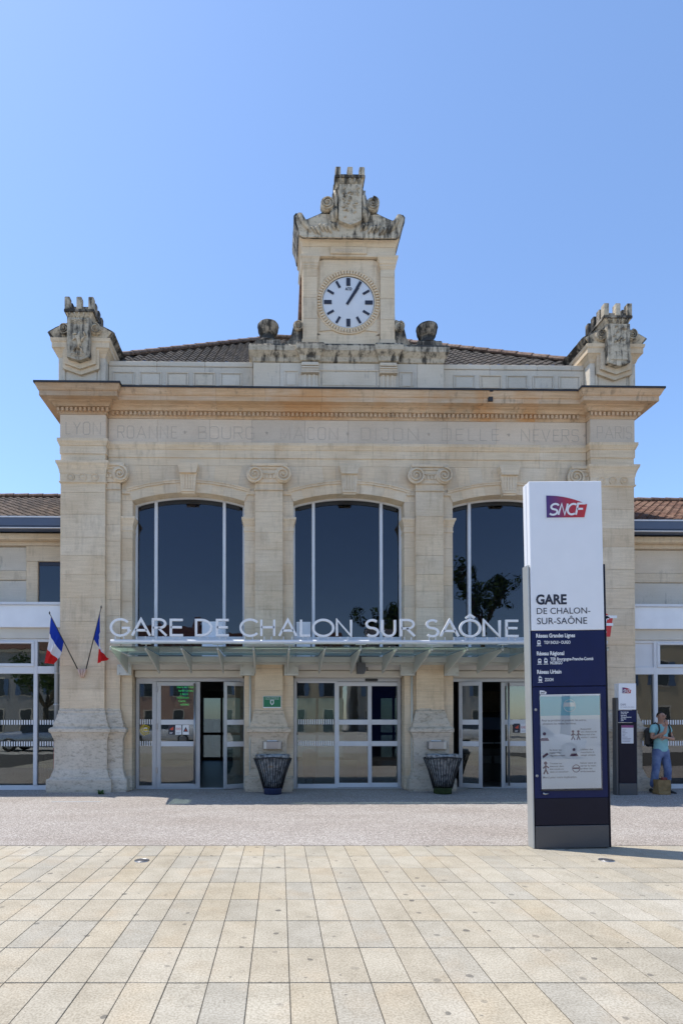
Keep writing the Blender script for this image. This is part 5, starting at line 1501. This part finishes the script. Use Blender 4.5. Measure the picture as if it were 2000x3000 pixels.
# ------------------------------------------------------------------ standing person with bag
def skin_obj(name, pts, edges, radii, mat, parent, root=0, sub=2):
    me = bpy.data.meshes.new(name); me.from_pydata(pts, edges, [])
    o = mk(name, me, mat, parent)
    md = o.modifiers.new('skin', 'SKIN'); md.use_smooth_shade = True
    sv = me.skin_vertices[0].data
    for i, r in enumerate(radii):
        sv[i].radius = r if isinstance(r, tuple) else (r, r); sv[i].use_root = (i == root)
    s_ = o.modifiers.new('sub', 'SUBSURF'); s_.levels = sub; s_.render_levels = sub
    dg = bpy.context.evaluated_depsgraph_get(); dg.update()
    m2 = bpy.data.meshes.new_from_object(o.evaluated_get(dg)); o.modifiers.clear(); o.data = m2
    m2.materials.clear(); m2.materials.append(mat)
    for p in m2.polygons: p.use_smooth = True
    return o
def chain_mesh(groups): 
    pts, ed, rad = [], [], []
    return pts, ed, rad
M['skin'] = paint('skin', (.42,.235,.165), .55, 0, .35, .12, 20)
M['shirt'] = paint('turquoise_cotton', (.28,.55,.58), .85, 0, .15, .18, 9)
def denim():
    g = NG('washed_denim'); n1 = g.noise(6, 5); return g.col(g.mix(g.ramp(n1, [(.35,0),(.65,1)]), (.09,.125,.25), (.18,.235,.38)), .85, 0, .15)
M['jeans'] = denim()
M['hair'] = paint('dark_hair', (.022,.016,.012), .6, 0, .3, .4, 40)
M['leather'] = plain('black_leather', (.018,.017,.017), .5)
pf = on_ground(1934, 2316)
PE = thing('person', 'person in turquoise t-shirt and jeans standing with arms folded and hand at chin', 'person', (ax(1934, -.55, 2200), -.55, 0))
PE.rotation_euler = (0,0,R(8))
S = 1.0
# front is -y; viewer's left is -x
body_p = [(0,0,.95),(0,.0,1.10),(0,.01,1.25),(0,.01,1.42),(0,.0,1.50),(0,-.015,1.58),   # pelvis, waist, chest, upper chest, neck, head base
  (0,-.02,1.66),(0,-.015,1.73),                                                          # head mid, crown
  (-.17,.01,1.42),(-.24,-.03,1.17),(-.12,-.24,1.30),(-.045,-.20,1.46),                   # right shoulder, elbow, forearm, wrist at the chin
  (.17,.01,1.42),(.25,-.02,1.19),(.10,-.22,1.165),(-.09,-.22,1.20),                      # other shoulder, elbow, forearm across, wrist
  (-.095,0,.90),(-.15,-.03,.50),(-.19,.02,.09),(.095,0,.90),(.125,-.05,.50),(.14,.0,.09)]
body_e = [(0,1),(1,2),(2,3),(3,4),(4,5),(5,6),(6,7),(3,8),(8,9),(9,10),(10,11),(3,12),(12,13),(13,14),(14,15),(0,16),(16,17),(17,18),(0,19),(19,20),(20,21)]
body_r = [(.135,.095),(.13,.09),(.14,.10),(.13,.085),.052,.058,(.078,.098),(.05,.065),.052,.042,.037,.026,.052,.042,.037,.026,.075,.052,.038,.075,.052,.038]
body = skin_obj('body', body_p, body_e, body_r, M['skin'], PE)
# face: nose, brow, ears, mouth, eyes as small raised forms
m = MB()
m.tube([(0,-.118,1.665),(0,-.135,1.63),(0,-.118,1.622)], [.009,.014,.010], 8)
for q in (-1,1):
    m.lathe([(.006,-.012),(.018,-.006),(.02,.004),(.008,.012)], (q*.082,-.005,1.645), 10, 'x')
    m.tube([(q*.018,-.112,1.672),(q*.05,-.103,1.674)], .006, 6)
m.tube([(-.026,-.112,1.592),(0,-.117,1.594),(.026,-.112,1.592)], [.004,.007,.004], 6)
m.obj('face', M['skin'], body)
m = MB()
for q in (-1,1): m.lathe([(.010,.004),(.010,-.002),(.004,-.006)], (q*.034,-.105,1.655), 10, 'y')
m.obj('eyes', M['print_dark'], body)
# hands: palm and five bent fingers
def hand(base, fw, up_, sd, curl, name='hand'):
    base, fw, up_, sd = Vector(base), Vector(fw).normalized(), Vector(up_).normalized(), Vector(sd).normalized()
    m = MB()
    m.tube([base - fw*.02, base + fw*.03, base + fw*.075], [.026,.036,.032], 10)
    for k, (ln, of) in enumerate(((.068,-.028),(.078,-.010),(.074,.009),(.058,.027))):
        p0 = base + fw*.07 + sd*of; p1 = p0 + fw*ln*.5*math.cos(curl*.5) + up_*ln*.5*math.sin(curl*.5); p2 = p1 + fw*ln*.5*math.cos(curl*1.5) + up_*ln*.5*math.sin(curl*1.5)
        m.tube([p0, p1, p2], [.0095,.009,.007], 8)
    p0 = base + fw*.02 - sd*.032; p1 = p0 - sd*.028 + fw*.025 + up_*.01; p2 = p1 + fw*.03 + up_*.012
    m.tube([p0, p1, p2], [.012,.0105,.008], 8)
    return m.obj(name, M['skin'], body)
hand((-.045,-.195,1.465), (.25,.12,1), (.1,.9,.25), (1,0,-.2), 1.1)
hand((-.10,-.22,1.20), (-1,.08,.12), (0,1,0), (0,-.1,1), .9)
# clothes
tp = [(0,0,.865),(0,0,.93),(0,0,1.10),(0,.008,1.26),(0,.01,1.40),(0,.005,1.475),(-.17,.01,1.42),(-.215,-.012,1.27),(.17,.01,1.42),(.22,-.008,1.28)]
te = [(0,1),(1,2),(2,3),(3,4),(4,5),(4,6),(6,7),(4,8),(8,9)]
tsh = skin_obj('t_shirt', tp, te, [(.17,.125),(.168,.122),(.155,.112),(.165,.118),(.15,.10),(.075,.065),.07,.068,.07,.068], M['shirt'], PE)
jp = [(0,0,1.02),(0,0,.93),(-.095,0,.84),(-.15,-.03,.50),(-.19,.015,.10),(.095,0,.84),(.125,-.05,.50),(.14,.0,.10)]
jns = skin_obj('jeans', jp, [(0,1),(1,2),(2,3),(3,4),(1,5),(5,6),(6,7)], [(.15,.108),(.155,.112),(.098,.102),.078,.072,(.098,.102),.078,.072], M['jeans'], PE)
rough_mesh(tsh, .009, 10, 1); rough_mesh(jns, .008, 11, 1)
for fx, fy in ((-.195,.0),(.145,-.02)):
    m = MB()
    rings = [(-.20,.030,.028),(-.15,.045,.045),(-.08,.050,.06),(0,.047,.085),(.06,.045,.095),(.085,.03,.085)]
    V = []; n = 12
    for y, w_, h in rings:
        for k in range(n):
            a = 2*math.pi*k/n; V.append((fx + w_*math.cos(a) + (fx*.15)*(-y), fy + y, max(.002, h*.5 + h*.5*math.sin(a))))
    m.add(V, [(i*n+k, i*n+(k+1) % n, (i+1)*n+(k+1) % n, (i+1)*n+k) for i in range(len(rings)-1) for k in range(n)] + [tuple(range(n)), tuple(range((len(rings)-1)*n, len(rings)*n))], True)
    m.obj('shoe', M['leather'], PE)
V = []; n = 20; mm_ = 10; Fs = []
for i in range(mm_):
    ph = R(6 + 92*i/(mm_-1))
    for k in range(n):
        a = 2*math.pi*k/n; r = math.sin(ph)
        back = math.sin(a) > -.2
        z = 1.655 + .112*math.cos(ph) * (1 if back else 1)
        if not back: z = max(z, 1.715)
        V.append((.072*r*math.cos(a), .002 + (.088 if back else .070)*r*math.sin(a), z-.012))
for i in range(mm_-1):
    for k in range(n): Fs.append((i*n+k, i*n+(k+1) % n, (i+1)*n+(k+1) % n, (i+1)*n+k))
Fs.append(tuple(range(n)))
MB().add(V, Fs, True).obj('hair', M['hair'], PE)
# rucksack straps and the pack behind the hip
bp = thing('rucksack', 'black rucksack worn on the back of the standing person', 'bag', tuple(PE.location))
bp.rotation_euler = PE.rotation_euler
m = MB()
for q in (-1, 1): m.tube([(q*.125,.10,1.46),(q*.125,.0,1.51),(q*.12,-.085,1.46),(q*.13,-.115,1.36),(q*.165,-.07,1.22),(q*.17,.08,1.10)], .016, 8)
m.obj('strap', M['leather'], bp)
rough_mesh(MB().cbox(-.21,.15,.12,.27,.98,1.40,.06).obj('pack', M['leather'], bp), .012, 7, 2)
pb_ = at(1934, 2318, -.85)
BG = thing('paper_bag', 'crumpled brown paper bag standing on the ground at the person\'s feet', 'bag', (ax(1937, -.82, 2290), -.82, 0))
V = []; n = 16
for i, (z, sx, sy) in enumerate(((0,.135,.09),(.03,.14,.095),(.12,.142,.09),(.24,.148,.085),(.31,.15,.08))):
    for k in range(n):
        a = 2*math.pi*k/n; c, s2 = math.cos(a), math.sin(a)
        sq = max(abs(c), abs(s2)); V.append((sx*c/sq*.93, sy*s2/sq, z))
bo = MB().add(V, [(i*n+k, i*n+(k+1) % n, (i+1)*n+(k+1) % n, (i+1)*n+k) for i in range(4) for k in range(n)] + [tuple(range(n))]).obj('bag', paint('kraft_paper', (.30,.20,.095), .85, 0, .15, .35, 9), BG)
rough_mesh(bo, .03, 8, 2)
MB().cbox(-.02,.10,-.05,.03,.16,.36,.02).obj('contents', plain('dark_red_packet', (.16,.02,.015), .5), BG)

# ------------------------------------------------------------------ inside the hall
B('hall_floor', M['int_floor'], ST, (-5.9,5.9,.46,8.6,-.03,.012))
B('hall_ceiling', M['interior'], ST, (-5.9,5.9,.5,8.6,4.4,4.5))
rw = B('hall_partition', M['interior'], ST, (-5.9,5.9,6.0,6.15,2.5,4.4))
def kiosk(px, label):
    p = ax(px, 1.6, 2200)
    k = thing('ticket_machine', label, 'ticket machine', (p, 1.6, .013), 0, 'ticket machines in the hall')
    MB().prism_x([(-.05,0),(.35,0),(.35,1.75),(.05,1.75),(-.12,1.62),(-.20,1.30),(-.02,1.12),(-.16,.95),(-.02,.82)], -.20, .20).obj('body', M['dark'], k)
    MB().prism_x([(-.125,1.60),(-.20,1.31),(-.215,1.31),(-.14,1.61)], -.16, .16).obj('screen', plain('dim_screen', (.05,.07,.11), .15), k)
    MB().cbox(-.14,.14,-.17,-.10,.955,.985,.006).obj('keypad', M['zinc'], k); MB().cbox(-.12,.12,-.07,-.045,.45,.65,.01).obj('ticket_tray', M['anthracite'], k)
kiosk(1422, 'left of two dark ticket machines inside the right entrance'); kiosk(1457, 'right of two dark ticket machines inside the right entrance')
ob = thing('orange_bin', 'orange waste bin inside the middle entrance behind the striped pane', 'litter bin', (ax(906, .95, 2250), .95, .013))
MB().lathe([(.14,0),(.15,.02),(.17,.55),(.16,.64),(.10,.70),(.02,.71)], (0,0,.14), 20).obj('drum', paint('orange_plastic', (.45,.12,.04), .5), ob)
for q in (-.09, .09): MB().tube([(q,0,0),(q,0,.16)], .018, 8).obj('leg', M['dark'], ob)
bd = thing('blue_post', 'blue cylindrical post inside the middle entrance behind the sliding doors', 'post', (ax(1063, 2.2, 2200), 2.2, .013))
MB().lathe([(.16,0),(.16,1.55),(.12,1.62),(.02,1.63)], (0,0,0), 20).obj('column', paint('blue_plastic', (.01,.05,.30), .4), bd)
MB().lathe([(.17,.95),(.17,1.15)], (0,0,0), 20).obj('band', M['fascia'], bd)
bo_ = thing('reflection_board', 'black board with green text in the left entrance, standing in for a reflection', 'reflection stand-in', (ax(545, 1.2, 2040), 1.2, az(2040, 1.2)))  # added board: mirrored green text reflected in the glass, built as an object
MB().cbox(-.30,.30,0,.08,-.28,.30,.01).obj('case', M['dark'], bo_)
gl_ = NG('green_reflection'); gl_.col((.02,.3,.06), .5); gl_.b.inputs['Emission Color'].default_value = (.05,.9,.2,1); gl_.b.inputs['Emission Strength'].default_value = .8  # emission makes the imitated reflection glow
for i, s in enumerate(('Gare de Chalon', 'tarifs sociaux', 'à bord', 'réduction', 'Carte', 'validité')):
    text(s, .075, gl_.m, bo_, (-.22+.04*(i % 3), -.004, .20-.085*i), 'reflected_text', bold=.001)
def cafe(px, label1, label2, Y):
    p = Vector((ax(px, Y, 2250), Y, .02))
    t = thing('bistro_table', label1, 'table', p)
    MB().lathe([(.34,.72),(.35,.735),(.34,.75),(.02,.752)], (0,0,0), 24).obj('top', M['dark'], t); MB().lathe([(.22,0),(.21,.02),(.03,.04),(.025,.72)], (0,0,0), 16).obj('stand', M['dark'], t)
    c = thing('bistro_chair', label2, 'chair', p + Vector((-.1,.75,0)))
    MB().cbox(-.20,.20,-.20,.20,.44,.47,.01).obj('seat', M['dark'], c); MB().cbox(-.20,.20,.17,.20,.60,.92,.012).obj('backrest', M['dark'], c)
    for a in (-.18,.18):
        MB().tube([(a,-.18,0),(a,-.17,.44)], .013, 8).obj('leg', M['dark'], c); MB().tube([(a,.19,0),(a,.18,.92)], .013, 8).obj('leg', M['dark'], c)
cafe(128, 'round black bistro table behind the narrow pane of the left wing', 'black bistro chair behind the round table in the left wing', 1.0)
wallp = thing('reflection_backdrop', 'lime green and cream mural inside the right wing, painted as a reflection in its panes', 'backdrop', (9.2, 1.9, 0))  # added board coloured like the ground and house reflected in the glass
gg = NG('reflection_print'); sp_ = gg.n('SeparateXYZ'); gg.l(gg.n('TexCoord').outputs['Object'], sp_.inputs[0])
M['backdrop'] = gg.col(gg.ramp(gg.math('ADD', gg.math('MULTIPLY', sp_.outputs[2], .4), gg.math('MULTIPLY', gg.noise(1.1, 2), .25)), [(.0,(.22,.30,.03)),(.55,(.28,.36,.05)),(.6,(.52,.50,.30)),(1,(.58,.53,.36))]), .7)
MB().cbox(-2.6,2.2,0,.06,.03,3.3,.01).obj('board', M['backdrop'], wallp)

# ------------------------------------------------------------------ the square behind the viewer (seen in the panes)
M['render_a'] = paint('cream_render', (.52,.44,.31), .85, 0, .2, .15, 1); M['render_b'] = paint('pink_render', (.46,.30,.23), .85, 0, .2, .15, 1); M['render_c'] = paint('grey_render', (.40,.38,.35), .85, 0, .2, .15, 1)
M['shutter'] = paint('blue_shutter', (.10,.16,.26), .6); M['house_roof'] = paint('house_roof_tile', (.16,.085,.06), .85, 0, .2, .4, 6)
M['house_glass'] = plain('house_window', (.03,.04,.05), .1)
def house(x0, x1, y, hh, mat, label, quoin=False):
    h = thing('house', label, 'house', ((x0+x1)/2, y, 0), 0, 'houses round the square'); w_ = (x1-x0)/2
    B('wall', mat, h, (-w_, w_, -9, 0, -.03, hh))
    rf = MB().prism_x([(.4,hh),(-4.5,hh+3.0),(-9.4,hh)], -w_-.1, w_+.1).obj('roof', M['house_roof'], h)
    MB().box(w_*.4, w_*.4+.7, -4.2, -3.5, hh+1.6, hh+4.0).obj('chimney', mat, rf)
    B('cornice', M['attic'], h, (-w_-.05, w_+.05, 0, .25, hh-.3, hh-.02))
    nx = max(2, int(2*w_/2.6)); nz = max(2, int(hh/3.1))
    for i in range(nx):
        for k in range(nz):
            cx = -w_ + 2*w_*(i+.5)/nx; z0 = .8 + k*3.05 if k else .05
            hw, hz = .5, (1.75 if k else 2.3)
            o = B('window', M['attic'], h, (cx-hw-.12, cx+hw+.12, 0, .06, z0-.1, z0+hz+.12))
            B('pane', M['house_glass'], o, (cx-hw, cx+hw, .061, .075, z0, z0+hz))
            if k:
                for s_ in (-1, 1): B('shutter', M['shutter'], o, (cx+s_*(hw+.03), cx+s_*(hw+.5), .065, .11, z0, z0+hz))
    if quoin:
        for k in range(int(hh/.55)):
            for s_ in (-1, 1):
                L = .75 if k % 2 else .45
                MB().cbox(s_*(w_+.03), s_*(w_-L), -.3, .05, k*.55+.01, k*.55+.53, .02).obj('quoin', M['stone'], h)
house(-34, -20, -46, 8.6, M['render_c'], 'grey rendered house across the square, reflected in the left wing panes')
house(-19.5, -7, -48, 9.2, M['render_b'], 'pink rendered house with blue shutters across the square, reflected in the left entrance')
house(-6.5, 6, -47, 8.2, M['render_a'], 'cream rendered house across the square, reflected in the middle entrance')
house(8, 19, -50, 8.0, M['render_c'], 'low grey house across the square behind the pollarded trees')
house(22, 33, -27, 9.0, M['render_a'], 'cream house with stone quoins at the right of the square, reflected in the right wing', True)
M['bark'] = paint('plane_bark', (.16,.13,.09), .9, 0, .2, .4, 6)
g = NG('plane_leaves'); oi = g.noise(1.5, 3); M['leaf'] = g.col(g.mix(oi, (.03,.065,.012), (.09,.14,.03)), .7, 0, .25)
def tree(x, y, H_, spread, label, seed, n_cl=60, low=.45):
    rnd = random.Random(seed); t = thing('plane_tree', label, 'tree', (x, y, 0), 0, 'plane trees on the square')
    m = MB(); m.tube([(0,0,-.05),(.05,.02,H_*.2),(0,.05,H_*low)], [.30,.22,.17], 10)
    tips = []
    for k in range(9):
        a = 2*math.pi*k/9 + rnd.uniform(-.3,.3); el = rnd.uniform(.35,1.2); L = spread*rnd.uniform(.7,1.1)
        p0 = Vector((0,.05,H_*low)); d = Vector((math.cos(a)*math.cos(el), math.sin(a)*math.cos(el), math.sin(el)))
        p1 = p0 + d*L*.5 + Vector((0,0,.2)); p2 = p0 + d*L + Vector((0,0,.5*L*.5))
        m.tube([p0, p1, p2], [.11,.075,.045], 7); tips += [p1.lerp(p2, .5), p2]
        for q in range(2):
            e_ = p2 + Vector((rnd.uniform(-.5,.5), rnd.uniform(-.5,.5), rnd.uniform(.2,.8))); m.tube([p2, e_], [.04,.02], 6); tips.append(e_)
    tr = m.obj('trunk', M['bark'], t)
    lv = MB()
    for c in range(n_cl):
        b = rnd.choice(tips); cc = b + Vector((rnd.gauss(0,.28), rnd.gauss(0,.28), rnd.gauss(.1,.28))); rr = rnd.uniform(.25,.55)
        for k in range(46):
            v = Vector((rnd.gauss(0,1), rnd.gauss(0,1), rnd.gauss(0,1))).normalized() * rr * rnd.uniform(.5,1)
            p = cc + v; u = Vector((rnd.gauss(0,1), rnd.gauss(0,1), rnd.gauss(0,1))).normalized(); w2 = u.orthogonal().normalized(); s_ = rnd.uniform(.06,.11)
            lv.add([p-u*s_, p+w2*s_*.6, p+u*s_, p-w2*s_*.6], [(0,1,2,3)])
    lv.obj('crown', M['leaf'], t)
tree(6.9, -30.5, 10.2, 2.2, 'pollarded plane tree reflected low in the middle arched window', 1, 70, .66)
tree(14.6, -30, 13.6, 3.4, 'taller pollarded plane tree reflected in the right arched window', 2, 110, .62)
tree(9.6, -33, 10.0, 2.2, 'small pollarded plane tree between the two others across the square', 3, 70, .62)
tree(-17.5, -27, 6.4, 2.8, 'leafy plane tree reflected in the left wing panes', 4, 90, .35)
def car(x, y, rz, mat, label):
    c = thing('parked_car', label, 'car', (x, y, 0), rz, 'cars parked on the square')
    S_ = [(-2.15,.42,.62,.66,.60,.56),(-2.05,.30,.72,.80,.78,.70),(-1.5,.24,.80,.92,.86,.74),(-.85,.22,.84,1.00,.88,.66),(-.55,.22,.86,1.28,.89,.60),(.0,.22,.87,1.43,.90,.60),(.7,.22,.88,1.45,.90,.61),(1.35,.22,.89,1.36,.89,.60),(1.85,.26,.90,1.08,.86,.64),(2.1,.34,.88,.96,.78,.66),(2.2,.44,.74,.80,.66,.60)]
    V = []; n = 12
    for xx, zb, zm, zt, wm, wt in S_:
        half = [(0,zb),(wm*.85,zb),(wm,zb+.12),(wm,zm*.75),(wm*.97,zm),(wt,zt-.03),(wt*.8,zt)]
        ring = [(yy, z) for yy, z in half] + [(-yy, z) for yy, z in half[:0:-1]]
        V += [(xx, yy, z) for yy, z in ring]; n = len(ring)
    Fs = [(i*n+k, i*n+(k+1) % n, (i+1)*n+(k+1) % n, (i+1)*n+k) for i in range(len(S_)-1) for k in range(n)] + [tuple(range(n)), tuple(range((len(S_)-1)*n, len(S_)*n))]
    MB().add(V, Fs, True).obj('body', mat, c)
    for s_ in (-1, 1):
        m = MB(); w0 = lambda xx: .0
        pts = [(-.80,.98),(-.50,1.25),(0,1.385),(.70,1.405),(1.30,1.31),(1.62,1.02),(1.3,.94),(-.7,.92)]
        V = []
        for xx, z in pts: V.append((xx, s_*(.895 - (z-.88)*.53 + .012), z))
        V2 = [(v[0], v[1]-s_*.02, v[2]) for v in V]; k = len(V)
        m.add(V + V2, [tuple(range(k)), tuple(range(2*k-1, k-1, -1))] + [(i, (i+1) % k, (i+1) % k + k, i+k) for i in range(k)]); m.obj('side_window', M['house_glass'], c)
        for xx in (-1.35, 1.38):
            wh = MB().lathe([(.20,-.11),(.32,-.10),(.33,0),(.32,.10),(.20,.11)], (xx, s_*.80, .325), 24, 'y').obj('wheel', M['leather'], c)
            MB().lathe([(.21,s_*.06),(.21,s_*.115),(.17,s_*.118),(.03,s_*.122)] if s_ > 0 else [(.03,-.122),(.17,-.118),(.21,-.115),(.21,-.06)], (xx, s_*.80, .325), 20, 'y').obj('rim', M['chrome'], wh)
        MB().cbox(-2.16,-2.02, s_*.45, s_*.70, .62,.74,.02).obj('headlight', M['print_white'], c); MB().cbox(2.08,2.20, s_*.45, s_*.68, .72,.84,.02).obj('tail_light', M['red'], c)
M['car_silver'] = plain('silver_paint', (.42,.44,.47), .25, .6); M['car_white'] = plain('white_paint', (.7,.7,.7), .25); M['car_red'] = plain('red_paint', (.35,.02,.02), .25)
car(-12.6, -14.5, 0, M['car_silver'], 'silver saloon parked left of the viewer, reflected in the left wing panes')
car(-8.2, -21, R(4), M['car_white'], 'white car parked across the square, reflected in the left entrance')
car(-5.0, -27, 0, M['car_red'], 'red car parked across the square, reflected in the left door leaf')
car(8.5, -21.5, R(180), M['car_white'], 'white car parked behind the viewer on the right side of the square')
